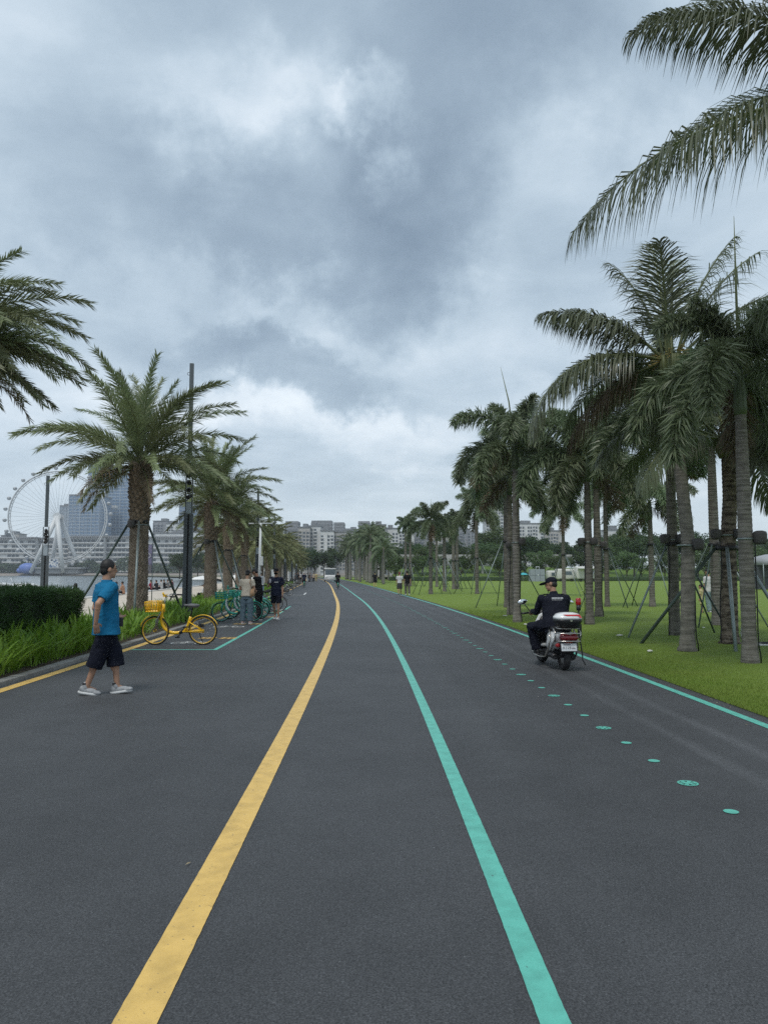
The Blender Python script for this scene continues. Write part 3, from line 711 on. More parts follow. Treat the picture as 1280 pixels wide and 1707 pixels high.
def bark(name, c1, c2, rings, ring_s, contrast=1.0):
    m = bpy.data.materials.new(name); m.use_nodes = True; t = m.node_tree; n_, l_ = t.nodes, t.links; b = n_['Principled BSDF']
    o = n_.new('ShaderNodeTexCoord').outputs['Object']
    nz = n_.new('ShaderNodeTexNoise'); nz.inputs['Scale'].default_value = 7; nz.inputs['Detail'].default_value = 7; nz.inputs['Roughness'].default_value = .7; l_.new(o, nz.inputs['Vector'])
    mp = n_.new('ShaderNodeMapping'); mp.inputs['Scale'].default_value = (1.2, 1.2, rings); l_.new(o, mp.inputs[0])
    n2 = n_.new('ShaderNodeTexNoise'); n2.inputs['Scale'].default_value = 2; n2.inputs['Detail'].default_value = 4; l_.new(mp.outputs[0], n2.inputs['Vector'])
    ad = n_.new('ShaderNodeMath'); ad.operation = 'MULTIPLY_ADD'; l_.new(n2.outputs['Fac'], ad.inputs[0]); ad.inputs[1].default_value = ring_s; l_.new(nz.outputs['Fac'], ad.inputs[2])
    mr = n_.new('ShaderNodeMapRange'); mr.inputs[1].default_value = .5 * (1 + ring_s) - .2 / contrast; mr.inputs[2].default_value = .5 * (1 + ring_s) + .2 / contrast; l_.new(ad.outputs[0], mr.inputs[0])
    mx = n_.new('ShaderNodeMix'); mx.data_type = 'RGBA'; mx.inputs[6].default_value = (*c1, 1); mx.inputs[7].default_value = (*c2, 1); l_.new(mr.outputs[0], mx.inputs[0])
    oi = n_.new('ShaderNodeObjectInfo'); hs = n_.new('ShaderNodeHueSaturation'); m2 = n_.new('ShaderNodeMapRange'); m2.inputs[3].default_value = .8; m2.inputs[4].default_value = 1.2
    l_.new(oi.outputs['Random'], m2.inputs[0]); l_.new(m2.outputs[0], hs.inputs['Value']); l_.new(mx.outputs[2], hs.inputs['Color']); l_.new(hs.outputs[0], b.inputs['Base Color'])
    b.inputs['Roughness'].default_value = .9; b.inputs['Specular IOR Level'].default_value = .2
    bp = n_.new('ShaderNodeBump'); bp.inputs['Strength'].default_value = .7; bp.inputs['Distance'].default_value = .015; l_.new(ad.outputs[0], bp.inputs['Height']); l_.new(bp.outputs[0], b.inputs['Normal'])
    return m
M_BARK_PH = bark('date_palm_bark', (.10, .078, .055), (.24, .20, .155), 2, .2)
M_SCALE_PH = bark('date_palm_leaf_bases', (.115, .085, .055), (.30, .235, .165), 1.5, .2)
M_BARK_FX = bark('ringed_grey_bark', (.115, .105, .092), (.215, .198, .175), 14, 1.4)
M_BARK_CO = bark('coconut_bark', (.10, .093, .080), (.205, .188, .160), 9, 1.2)
M_BARK_DK = bark('rough_dark_bark', (.045, .036, .028), (.20, .165, .13), 10, 1.0, 1.4)
M_PROP = mk('green_prop_pipe', (.050, .075, .060), .5, .3, rand=.35, var=(3, (.09, .12, .105), 1.1))
M_PROPG = mk('galvanised_prop_pipe', (.26, .30, .30), .45, .5, var=(4, (.18, .22, .21), 1.1))
M_POLE = mk('dark_grey_pole_paint', (.105, .122, .132), .45, .2, var=(1.5, (.085, .098, .106), 1))
M_BLACK = mk('black_plastic', (.012, .012, .013), .5)
M_CAN = mk('grey_lamp_housing', (.060, .056, .054), .65)

# ---- date palm: trunk with leaf-base scales
PH_H = 4.75
tb = MB(); tb.smooth = True
prof = [(.33, -.15), (.315, .1), (.285, .5), (.265, 1.2), (.25, 2.4), (.25, 3.1), (.285, 3.7), (.31, 4.3), (.26, 4.75), (.12, 4.95)]
tb.lathe(prof, 18); PH_TRUNK = tb.mesh('date_trunk'); PH_TRUNK.materials.append(M_BARK_PH)
def prad(z): return float(np.interp(z, [p[1] for p in prof], [p[0] for p in prof]))
def scales(z0, z1, size, outw, dz, seed):
    rnd = random.Random(seed); V, F = [], []; z = z0; k = 0
    while z < z1:
        a = k * 2.39996 + rnd.uniform(-.08, .08); r_ = prad(z); s = size * rnd.uniform(.8, 1.15); ca, sa = math.cos(a), math.sin(a)
        def pt(du, dv, o): aa = a + du / r_; return (math.cos(aa) * (prad(z + dv) + o), math.sin(aa) * (prad(z + dv) + o), z + dv)
        b = len(V); ou = outw * rnd.uniform(.6, 1.25)
        V += [pt(-s * .6, 0, -.005), pt(s * .6, 0, -.005), pt(0, -s * .75, -.005), pt(-s * .32, s * .55, ou), pt(s * .32, s * .55, ou), pt(0, s * .5, -.01)]
        F += [(b, b + 2, b + 3), (b + 2, b + 1, b + 4), (b + 2, b + 4, b + 3), (b + 3, b + 4, b + 5), (b, b + 3, b + 5), (b + 1, b + 5, b + 4)]
        z += dz; k += 1
    return V, F
V1, F1 = scales(2.95, 4.8, .13, .075, .0118, 1); V2, F2 = scales(.05, 2.98, .062, .030, .0030, 2)
PH_BOOT = np_mesh('leaf_bases', np.array(V1), np.array(F1)); PH_BOOT.materials.append(M_SCALE_PH)
PH_PEB = np_mesh('bark_scales', np.array(V2), np.array(F2)); PH_PEB.materials.append(M_BARK_PH)
def date_palm(label, x, y, h=1.0, seed=0, nf=46, top=7, bot=0, th=1.0, group='date palms along the shore side', z0=.05):
    rnd = random.Random(seed); t = thing('date_palm', label, 'palm tree', (x, y, z0), rnd.uniform(0, 6), group); t.scale = (h, h, h)
    tz = (1, 1, th); obj('trunk', PH_TRUNK, None, t, scale=tz); tag(obj('bark_scales', PH_PEB, None, t, scale=tz), kind='stuff'); tag(obj('leaf_bases', PH_BOOT, None, t, scale=tz), kind='stuff')
    for k in range(nf):
        s = k / (nf - 1); cls = min(6, max(0, int(bot + s**.72 * (top - bot) + rnd.uniform(-.5, .5)))); a = k * 2.39996 + rnd.uniform(-.2, .2); sc = rnd.uniform(.86, 1.12)
        rr_ = .05 + .16 * s; obj('frond', PH_SET[cls][k % 2], None, t, (math.cos(a) * rr_, math.sin(a) * rr_, 4.95 * th - .32 * s), (rnd.uniform(-.12, .12), rnd.uniform(-.10, .10), a), (sc,) * 3)
    for j in range(4):
        a = rnd.uniform(0, 6.28); obj('frond', PH_DRY[j % 2], None, t, (math.cos(a) * .2, math.sin(a) * .2, 4.95 * th - .4), (rnd.uniform(-.2, .2), rnd.uniform(-.3, .1), a))
    return t
PH_DRY = [frond_mesh('date', [M_CODRY, M_RACH], 777 + j, R(-22), R(48), 2.0 + .3 * j, dens=.6) for j in range(2)]
FX_DRY = frond_mesh('fox', [M_CODRY, M_RACH], 779, R(-35), R(45), 1.7, dens=.45)
def support(label, x, y, z, feet, r=.028, mat=None, tr=.28, group='props bracing the trees', z0=.03):
    t = thing('tree_support', label, 'tree support', (x, y, z0), 0, group)
    c = MB(); c.lathe([(tr + .012, z - .05), (tr + .03, z - .045), (tr + .03, z + .045), (tr + .012, z + .05)], 16); c.build('collar', M_BLACK, t)
    for k, f in enumerate(feet):
        p = MB(); d = Vector((f[0], f[1], 0)).normalized(); top = d * (tr + .03) + Vector((0, 0, z)); p.tube([top, Vector((f[0], f[1], -.03))], r, 8)
        m = mat or (M_PROP if k % 3 else M_PROPG); p.build('prop_pole', m, t)
    return t
def spot(label, x, y, z, ang, tr=.14, cable=True, n=1, group='lamp housings strapped to trunks'):
    """lamp housings strapped round a trunk, with the cable running down"""
    tr = tr * .9 if tr < .2 else tr; t = thing('trunk_lamp', label, 'lamp', (x, y, 0), 0, group)
    for k in range(n):
        a = R(ang) + k * 2.0; c = Vector((math.cos(a), math.sin(a), 0)) * (tr + .10)
        b = MB(); b.lathe([(.03, -.115), (.09, -.105), (.105, -.07), (.112, .06), (.10, .10), (.05, .118)], 14, c + Vector((0, 0, z))); b.build('housing', M_CAN, t)
    s_ = MB(); s_.lathe([(tr + .004, z - .03), (tr + .012, z - .03), (tr + .012, z + .0), (tr + .004, z + .0)], 16); s_.build('strap', M_PROPG, t)
    if cable:
        rnd = random.Random(int(x * 10)); a = R(ang); pts = []
        for k in range(14):
            zz = z * (1 - k / 13); aa = a + .25 * math.sin(k * .5); pts.append((math.cos(aa) * (tr + .02 + .03 * (k > 11)), math.sin(aa) * (tr + .02), zz))
        c = MB(); c.tube(pts, .012, 6); c.build('cable', M_BLACK, t)
    return t
SHORE = [(-6.75, 11.0, 'date palm reaching in from the left edge, only its crown in view'), (-7.18, 22.0, 'tall full-crowned date palm behind the yellow bicycle'),
         (-7.6, 33.0, 'date palm just beyond the light mast, its trunk behind the teal bicycles'), (-9.1, 44.0, 'third date palm along the shore, its trunk above the teal bicycles'), (-10.2, 55.0, 'date palm with a slim trunk right behind the heads of the standing couple')]
for i, (x, y, lab) in enumerate(SHORE): pt_ = date_palm(lab, x, y, (.70, 1.0, .97, .95, .93)[i], 11 + i, (90, 50, 48, 44, 44)[i], 6.1 if i == 0 else 6.2, 2.3 if i == 0 else 0, 1.45 if i == 0 else 1)
support('pole props bracing the palm at the left edge, one slanting down behind the hedge', -6.75, 11, 3.0, [(-.4, 2.0), (-1.6, -1), (1.2, -1.2)], .032, None, .25)
support('three slanting poles bracing the date palm behind the yellow bicycle', -7.18, 22, 3.0, [(.42, -1.55), (-1.95, -.3), (1.05, 1.5)], .034, None, .25)
support('three slanting poles bracing the date palm beyond the light mast', -7.6, 33, 2.9, [(1.0, -1.0), (-1.9, -.2), (1.4, 1.0)], .034, None, .25)
support('poles bracing the third date palm along the shore', -9.1, 44, 2.85, [(1.1, -.8), (-1.5, -.4), (.9, 1.2)], .034, None, .24)
support('poles bracing the slim date palm behind the standing couple', -10.2, 55, 2.8, [(1.3, -.5), (-1.5, -.4), (.3, 1.2)], .034, None, .24)
spot('round lamp housing strapped to the date palm behind the yellow bicycle', -7.18, 22, 2.95, 250, .26, False, 1)
spot('round lamp housing strapped to the date palm beyond the light mast', -7.6, 33, 2.9, 250, .26, False, 1)
# farther date palms down the row share crowns
ph_spec = [(80 - 3.1 * k, 50, 2.2 + min(1, k / 10) * .8) for k in range(38)]
PH_FAR = [crown_mesh('date_crown', 'date', [M_PHB, M_RACH], ph_spec, 60 + s, .42, 2.3) for s in range(3)]
k = 0
for Y in range(66, 190, 9):
    for row in (0, 1):
        if row and Y > 130: continue
        x = ycf(Y) - (6.4 if row == 0 else 11.5) + random.uniform(-.4, .4); y = Y + row * 4
        t = thing('date_palm', 'date palm in the %s part of the far row, on the %s side' % (('near', 'middle', 'farther', 'last')[min(3, (Y - 66) // 27)], ('kerb', 'beach')[row]), 'palm tree', (x, y, 0), random.uniform(0, 6), 'far date palms on the shore side'); s = random.uniform(.88, 1.05); t.scale = (s,) * 3
        obj('trunk', PH_TRUNK, None, t); obj('crown', PH_FAR[k % 3], None, t, (0, 0, 4.9)); k += 1

# ---- foxtail palms on the lawn
def fox_trunk(h, r_, seed):
    rnd = random.Random(seed); b = MB(); b.smooth = True; pr = [(r_ * 1.45, -.1), (r_ * 1.3, .06), (r_ * 1.1, .3)]; z = .42
    while z < h:
        bulge = r_ * (1.0 + .10 * math.sin(PI * z / h) - .22 * (z / h)**2); g = .07 + .04 * (1 - z / h); pr += [(bulge, z), (bulge * .955, z + g * .45), (bulge * 1.012, z + g * .6)]; z += g * rnd.uniform(.85, 1.15)
    pr.append((r_ * .8, h)); b.lathe(pr, 14); return b.mesh('fox_trunk')
def shaft_mesh(r_):
    b = MB(); b.smooth = True; b.lathe([(r_ * .82, -.05), (r_ * .95, .08), (r_ * .9, .35), (r_ * .7, .6), (r_ * .45, .85)], 14); return b.mesh('crownshaft')
def foxtail(label, x, y, ztop, r_=.125, nf=12, seed=0, spear=0.0, spear_dir=(0, 0), group='foxtail palms on the lawn', fs=1.0, dark=False):
    rnd = random.Random(seed); t = thing('foxtail_palm', label, 'palm tree', (x, y, .02), 0, group); h = ztop - .75; r_ *= .87
    obj('trunk', fox_trunk(h, r_, seed), M_BARK_FX if not dark else M_BARK_CO, t); obj('crownshaft', shaft_mesh(r_), M_SHAFT, t, (0, 0, h))
    a_ = rnd.uniform(0, 6)
    for k in range(nf):
        s = k / (nf - 1); cls = min(4, int(s * 5)); a = a_ + k * 2.39996 + rnd.uniform(-.25, .25); sc = rnd.uniform(.88, 1.12) * fs
        obj('frond', FX_SET[cls][k % 2], None, t, (math.cos(a) * .05, math.sin(a) * .05, ztop + .12 - .25 * s), (rnd.uniform(-.15, .15), rnd.uniform(-.12, .12), a), (sc,) * 3)
    for j in range(seed % 2 + 1): obj('frond', FX_DRY, None, t, (0, 0, ztop - .2), (rnd.uniform(-.2, .2), rnd.uniform(-.3, .1), rnd.uniform(0, 6.28)))
    if spear:
        b = MB(); b.tube([(0, 0, ztop - .2), (spear_dir[0] * .4, spear_dir[1] * .4, ztop + spear * .55), (spear_dir[0], spear_dir[1], ztop + spear)], [.03, .022, .004], 6); b.build('spear_leaf', M_RACH, t)
    return t
FOX = [  # base pixel, pixel height of the leaf bases, radius, fronds, label, spear, spear lean
    ((1250, 1108), 618, .130, 14, 'nearest foxtail palm at the right edge, a mop of leaves with a tall bare spear', 2.75, (.02, 0), False),
    ((1195, 1046), 700, .150, 13, 'stout pale-ringed foxtail palm just left of the rough-barked palm', 0, (0, 0), False),
    ((1125, 1062), 690, .135, 13, 'dark trunked foxtail palm right behind the leaning coconut palm', 0, (0, 0), True),
    ((983, 1043), 760, .125, 13, 'foxtail palm right of the scooter rider, nearest of its cluster, with a thin spear', 2.6, (.1, 0), False),
    ((998, 1030), 778, .140, 12, 'dark foxtail palm touching the trunk beside the scooter rider', 0, (0, 0), True),
    ((1012, 1012), 800, .120, 11, 'slim green-topped foxtail palm at the back of the cluster right of the rider', 0, (0, 0), False),
    ((862, 1038), 742, .130, 14, 'foxtail palm left of the scooter rider, front trunk of three, with a long leaning spear', 2.5, (-.42, 0), False),
    ((851, 1026), 790, .135, 12, 'foxtail palm left of the rider, middle trunk of three', 0, (0, 0), True),
    ((845, 1014), 800, .140, 12, 'foxtail palm left of the rider, hindmost trunk of three', 0, (0, 0), False),
    ((795, 991), 850, .150, 12, 'single foxtail palm standing between the far palm group and the three trunks', 0, (0, 0), False),
    ((940, 995), 850, .140, 11, 'slim foxtail palm seen above the cap of the scooter rider', 0, (0, 0), False),
    ((1087, 1012), 838, .140, 11, 'foxtail palm braced in the open lawn left of the leaning coconut palm', 0, (0, 0), False),
    ((718, 991), 868, .150, 11, 'frontmost foxtail palm of the far group beside the walking couple', 1.6, (.05, 0), False)]
FOXXY = []
for i, ((bx, by), ty, r_, nf, lab, sp, sdv, dk) in enumerate(FOX):
    g = G(bx, by); zt = P(bx, ty, g.y).z; FOXXY.append((g.x, g.y)); foxtail(lab, g.x, g.y, zt, r_, nf, 300 + i, sp, sdv, dark=dk, fs=(1.0 if i else .9))
fx_spec = [(78 - 7.0 * k, 70 + 3 * k, 1.6 + .05 * k) for k in range(14)]
FX_FAR = [crown_mesh('foxtail_crown', 'fox', [M_FXB, M_RACH], fx_spec, 80 + s, .30, 2.4) for s in range(3)]
def far_fox(label, x, y, ztop, k, group):
    t = thing('foxtail_palm', label, 'palm tree', (x, y, 0), k * 1.3, group); h = ztop - .75
    obj('trunk', FT[k % 3], None, t, scale=(1.15, 1.15, h / 4.6)); obj('crownshaft', FSH, None, t, (0, 0, h), scale=(1.15, 1.15, 1)); obj('crown', FX_FAR[k % 3], None, t, (0, 0, ztop + .1), scale=(.74,) * 3)
FT = [fox_trunk(4.6, .13, 70 + s) for s in range(3)]; FSH = shaft_mesh(.13); FSH.materials.append(M_SHAFT)
for m in FT: m.materials.append(M_BARK_FX)
GRP = [((741, 987), 880, 'foxtail palm second from the front in the far group'), ((728, 979), 885, 'thin foxtail palm at the back of the far group'), ((756, 983), 872, 'left one of two close foxtail trunks in the far group'),
       ((762, 983), 866, 'right one of two close foxtail trunks in the far group'), ((676, 978), 872, 'left one of the two slender palms right above the walking couple'), ((684, 978), 876, 'right one of the two slender palms right above the walking couple')]
for k, ((bx, by), ty, lab) in enumerate(GRP):
    g = G(bx, by); far_fox(lab, g.x, g.y, P(bx, ty, g.y).z, k, 'foxtail palms on the lawn'); FOXXY.append((g.x, g.y))
# props on the lawn
def ring(n, r_, a0, j=.15): return [(math.cos(a0 + 2 * PI * k / n) * r_ * (1 + random.uniform(-j, j)), math.sin(a0 + 2 * PI * k / n) * r_ * (1 + random.uniform(-j, j))) for k in range(n)]
PROPS = [(1, 2.3, .8, 'prop poles bracing the stout pale-ringed palm'), (2, 2.2, 3.6, 'prop poles bracing the dark trunk behind the leaning coconut palm'), (5, 2.6, 3.4, 'prop poles crossing at the back of the cluster right of the rider'),
         (8, 2.9, 3.3, 'prop poles of the hindmost of three trunks left of the rider'), (9, 2.6, 1.2, 'prop poles round the single palm left of the three trunks'), (10, 2.7, .4, 'prop poles round the slim palm above the cap of the rider'),
         (11, 2.8, .3, 'prop poles round the braced palm in the open lawn'), (12, 2.6, .9, 'prop poles round the frontmost palm of the far group')]
for i, z, a0, lab in PROPS: support(lab, *FOXXY[i], z, ring(4, 1.55, a0), .022, None, .15)
for k, i in enumerate((13, 14, 15, 16, 17, 18)): support('prop poles round one of the palms in the far group', *FOXXY[i], 2.7, ring(4, 1.5, k), .03, None, .16, 'props in the far palm group')
def fs_(i): return FOXXY[i]
spot('lamp housing strapped to the nearest foxtail palm at the right edge', *fs_(0), 2.12, 330, .135); spot('pair of lamp housings on the dark trunk behind the leaning coconut palm', *fs_(2), 2.35, 200, .14, True, 2)
spot('lamp housings on the foxtail palm right of the scooter rider', *fs_(3), 2.45, 190, .13, True, 2); spot('lamp housing on the dark foxtail trunk beside the rider', *fs_(4), 2.5, 320, .14)
spot('lamp housing on the front one of three trunks left of the rider', *fs_(6), 2.5, 320, .13); spot('lamp housing on the middle one of three trunks left of the rider', *fs_(7), 2.55, 250, .14); spot('lamp housing on the stout pale-ringed palm', *fs_(1), 2.3, 300, .15, False)

# ---- coconut palms
def coco(name_label, path, rad, fronds, seed, bark_m, group='coconut palms on the lawn', flowers=True):
    base = Vector(path[0]); t = thing('coconut_palm', name_label, 'palm tree', base, 0, group); rnd = random.Random(seed)
    # resample the trunk with leaf-scar rings
    ps = [Vector(p) - base for p in path]; fine_p, fr = [], []; n = 90
    cum = [0]
    for a, b in zip(ps, ps[1:]): cum.append(cum[-1] + (b - a).length)
    for k in range(n + 1):
        s = cum[-1] * k / n; xyz = [float(np.interp(s, cum, [p[c] for p in ps])) for c in range(3)]; fine_p.append(Vector(xyz))
        base_r = rad * (1.0 - .22 * k / n) * (1.35 if k < 2 else 1.12 if k < 5 else 1); fr.append(base_r * (1.025 if k % 2 else .965))
    for _ in range(3): fine_p = [fine_p[0]] + [(fine_p[i - 1] + fine_p[i] * 2 + fine_p[i + 1]) / 4 for i in range(1, n)] + [fine_p[-1]]
    b = MB(); b.tube(fine_p, fr, 14); b.build('trunk', bark_m, t)
    top = ps[-1]
    b = MB(); 
    for k in range(16): a = k * 2.4; d = Vector((math.cos(a), math.sin(a), 0)); b.tube([top + d * rad * .7 + Vector((0, 0, -.25)), top + d * rad * 1.35 + Vector((0, 0, .02)), top + d * rad * 1.5 + Vector((0, 0, .22))], [.075, .06, .03], 6)
    b.build('leaf_bases', M_RACH, t)
    if flowers:
        b = MB()
        for k in range(9):
            a = k * 2.4 + 1; d = Vector((math.cos(a), math.sin(a), 0)); p = top + d * .16 + Vector((0, 0, .1 + .03 * k))
            for j in range(9): q_ = p + d * (.10 + .025 * j) + Vector((rnd.uniform(-.06, .06), rnd.uniform(-.06, .06), .10 - .03 * j)); b.tube([p, q_], [.010, .006], 4); b.ell(q_, (.017,) * 3, 6, 4)
        tag(b.build('flower_cluster', M_FRUIT, t), kind='stuff')
    for i, f in enumerate(fronds):
        az, a0, dr, Ln = f[:4]; dry = len(f) > 4 and f[4] == 'dry'; a = R(az); sw = f[5] if len(f) > 5 else rnd.uniform(-.2, .2)
        me = frond_mesh('coco', [M_CODRY if dry else M_CO, M_RACH], seed * 40 + i, R(a0), R(dr), Ln, (.5 if a0 > 60 else 1.0), 1.35, sw)
        obj('frond', me, None, t, top + Vector((math.cos(a) * rad * .8, math.sin(a) * rad * .8, .12)), (0, 0, a))
    return t
g = G(1145, 1088); c = P(1117, 612, g.y)
coco('leaning coconut palm with feathery upright fronds right of the scooter', [(g.x, g.y, 0), P(1146, 1000, g.y), P(1146, 900, g.y + .05), P(1134, 790, g.y + .1), P(1122, 690, g.y + .1), c], .138,
     [(100, 88, 22, 2.75), (60, 80, 28, 2.7), (150, 80, 34, 2.5), (350, 77, 30, 2.8), (240, 82, 40, 2.3), (12, 64, 34, 3.35), (182, 46, 58, 2.75), (188, 12, 96, 3.6), (2, 46, 40, 3.4), (150, 55, 60, 2.6), (35, 30, 70, 3.1), (75, 20, 80, 3.0), (120, 15, 80, 3.0),
      (330, 8, 85, 2.9), (85, 35, 80, 2.9), (140, 30, 85, 2.7), (355, -10, 75, 2.8), (160, -15, 60, 2.6, 'dry')], 5, M_BARK_CO)
Yc3 = 9.6; c3 = P(1490, 165, Yc3)
coco('coconut palm standing beyond the right edge, its long fronds hanging into the top corner', [(c3.x + .5, Yc3 + .3, 0), (c3.x + .35, Yc3 + .2, 2.5), (c3.x + .1, Yc3, 5), tuple(c3)], .17,
     [(180, -4, 50, 4.85, '', .02), (176, 50, 76, 3.75, '', -.05), (228, 44, 104, 3.3, '', .35), (150, 60, 60, 3.8), (120, 40, 70, 4.0), (60, 30, 70, 4.2), (10, 40, 60, 4.2), (330, 30, 70, 4.2), (290, 40, 70, 4.0), (250, 20, 75, 4.0), (215, 66, 50, 3.6), (165, 78, 30, 3.2)], 6, M_BARK_CO)
g4 = G(1216, 1076); c4 = P(1212, 742, g4.y)
coco('rough dark-barked palm with a grey pole prop leaning on its trunk', [(g4.x, g4.y, 0), P(1213, 900, g4.y), P(1216, 830, g4.y), c4], .175,
     [(180, 28, 88, 3.0), (200, 5, 75, 2.8), (160, 55, 70, 2.9), (20, 40, 70, 3.2), (340, 10, 80, 3.0), (75, 50, 60, 3.0), (115, 25, 80, 3.0), (260, 15, 88, 2.6), (300, -10, 70, 2.6), (45, 5, 80, 2.9)], 8, M_BARK_DK, flowers=False)
tr4 = G(1226, 1090)
support('grey and green poles leaning on the rough dark-barked palm', g4.x, g4.y, P(1216, 916, g4.y).z, [(tr4.x - g4.x, tr4.y - g4.y), (-1.85, .15), (.75, 1.35), (1.2, -.5)], .036, None, .2)
spot('lamp housing strapped to the leaning coconut palm', g.x + .02, g.y, 2.08, 335, .15); spot('two lamp housings on the rough dark-barked palm', g4.x, g4.y, 2.35, 200, .19, True, 2)

# ---- tall palms crowding the road ahead
ry_spec = [(80 - 7.5 * k, 75, 2.6 + .08 * k) for k in range(15)]
RY = [crown_mesh('royal_crown', 'royal', [M_FXB, M_RACH], ry_spec, 120 + s, .5, 2.6) for s in range(3)]
rnd = random.Random(4); k = 0
M_BARK_RY = bark('royal_palm_bark', (.16, .15, .135), (.26, .245, .22), 3, .5)
rt = MB(); rt.smooth = True; rt.lathe([(.24, -.1), (.21, .3), (.19, 2), (.2, 4), (.16, 6.4), (.13, 6.6), (.13, 7.2), (.07, 7.9)], 10); RT = rt.mesh('royal_trunk'); RT.materials.append(M_BARK_RY)
def royal(x, y, h, lab, grp):
    global k
    t = thing('royal_palm', lab, 'palm tree', (x, y, 0), rnd.uniform(0, 6), grp); s = h / 8.6
    obj('trunk', RT, None, t, scale=(1, 1, s)); obj('crown', RY[k % 3], None, t, (0, 0, 7.7 * s), scale=(rnd.uniform(.9, 1.1),) * 3); k += 1
for i in range(46):
    y = 98 + 100 * rnd.random()**.9
    while True:
        d = rnd.uniform(5.9, 15.5); px_r = 640 + 1250 * (ycf(y) + d) / y
        if 558 < px_r < 652: break
        y = 98 + 100 * rnd.random()**.9
    royal(ycf(y) + d, y, rnd.uniform(6.6, 8.6) * min(1.15, y / 118) * (.8 if px_r > 628 else 1) + (1.2 if rnd.random() < .35 and y > 120 else 0), 'tall palm in the dense stand where the road disappears, %s' % ('left flank' if px_r < 580 else 'left of its middle' if px_r < 600 else 'in its middle' if px_r < 618 else 'right of its middle' if px_r < 636 else 'right flank'), 'palms crowding the right side of the far road')
for i in range(12):
    y = 165 + 70 * rnd.random(); royal(ycf(y) - rnd.uniform(6, 13), y, rnd.uniform(8.5, 11), 'tall dark palm behind the crowd at the far end of the road', 'palms at the far left side of the road')
# ================================================================== trees beyond the lawn
M_LEAF = [mk('broad_leaf_%s' % n, c, .6, spec=.25, rand=.25, trans=.2, var=(.9, c2, 1.1)) for n, c, c2 in (('dark', (.030, .058, .024), (.045, .080, .030)), ('mid', (.045, .082, .030), (.065, .105, .038)), ('light', (.065, .105, .038), (.090, .135, .050)))]
M_TRUNK = bark('grey_brown_bark', (.07, .058, .045), (.14, .12, .10), 3, .4)
def tree_meshes(seed, h, spread, leaf):
    rnd = random.Random(seed); b = MB(); tips = []
    b.tube([(0, 0, -.2), (rnd.uniform(-.1, .1), 0, h * .22), (rnd.uniform(-.2, .2), rnd.uniform(-.2, .2), h * .45)], [.2, .15, .12], 8)
    for k in range(9):
        a = k * 2.4 + rnd.uniform(-.4, .4); st = Vector((0, 0, h * rnd.uniform(.2, .45))); e = Vector((math.cos(a) * spread * rnd.uniform(.4, .85), math.sin(a) * spread * rnd.uniform(.4, .85), h * rnd.uniform(.5, .86)))
        mid = st.lerp(e, .5) + Vector((0, 0, -.2)); b.tube([st, mid, e], [.085, .055, .02], 5); tips += [e, mid.lerp(e, .6)]
    tips += [Vector((rnd.uniform(-.3, .3) * spread, rnd.uniform(-.3, .3) * spread, h * rnd.uniform(.75, .95))) for _ in range(6)]
    r_ = np.random.default_rng(seed); V = []
    for tp in tips:
        cs = spread * rnd.uniform(.26, .46); n = 170
        d = r_.normal(0, 1, (n, 3)); d /= np.linalg.norm(d, axis=1, keepdims=True); rad = cs * r_.uniform(.35, 1.05, (n, 1))
        c = np.array(tp) + d * rad * np.array([1, 1, .62]); ax = r_.normal(0, 1, (n, 3)) + d * .6; ax /= np.linalg.norm(ax, axis=1, keepdims=True)
        w = np.cross(ax, r_.normal(0, 1, (n, 3))); w /= np.linalg.norm(w, axis=1, keepdims=True); l_ = leaf * r_.uniform(.6, 1.3, (n, 1))
        V.append(np.stack([c - ax * l_, c + w * l_ * .45, c + ax * l_, c - w * l_ * .45], 1).reshape(-1, 3))
    V = np.concatenate(V); return b.mesh('tree_trunk'), np_mesh('tree_crown', V, np.arange(len(V)).reshape(-1, 4))
TREES = [tree_meshes(500 + i, 8.5, 4.2, .24) for i in range(5)]
TM = []
for tm, cm in TREES:
    tm.materials.append(M_TRUNK)
    for m in M_LEAF: c = cm.copy(); c.materials.append(m); TM.append((tm, c))
rnd = random.Random(21)
TLAB = ['dark green', 'mid green', 'light green']
def where(px):
    for lim, w in ((665, 'right of the tall roadside palms'), (700, 'above the walking couple'), (770, 'behind the far palm group'), (815, 'behind the single palm'), (868, 'behind the three trunks'), (925, 'above the grey cabinet'), (975, 'above the campers'), (1030, 'behind the cluster right of the rider'), (1110, 'behind the braced palm'), (1165, 'behind the leaning coconut palm'), (1235, 'behind the rough-barked palm'), (9999, 'at the right edge')):
        if px < lim: return w
def btree(x, y, z, s, kind, lab=None, grp='trees beyond the lawn'):
    t = thing('broadleaf_tree', lab or TLAB[kind], 'tree', (x, y, z), rnd.uniform(0, 6), grp); t.scale = (s * rnd.uniform(.9, 1.2), s * rnd.uniform(.9, 1.2), s)
    tm, cm = TM[rnd.randrange(5) * 3 + kind]; obj('trunk', tm, None, t); obj('crown', cm, None, t)
for px in range(625, 1310, 17):
    Y = rnd.uniform(168, 226); p = P(px + rnd.uniform(-10, 10), 950, Y); s = rnd.uniform(.85, 1.2) * (.72 if px < 790 else 1.0)
    btree(p.x, Y, bank_z(p.x, Y) - .1, s, kd_ := rnd.choice((0, 0, 1, 1, 2)), '%s broadleaf tree beyond the lawn, %s' % (TLAB[kd_], where(px)))
for px in range(660, 1290, 34):
    Y = rnd.uniform(150, 160); p = P(px + rnd.uniform(-10, 10), 950, Y); btree(p.x, Y, 0, rnd.uniform(.5, .75), rnd.choice((1, 2, 2)), 'small bushy tree at the lawn end, %s' % where(px), 'small trees at the lawn edge')
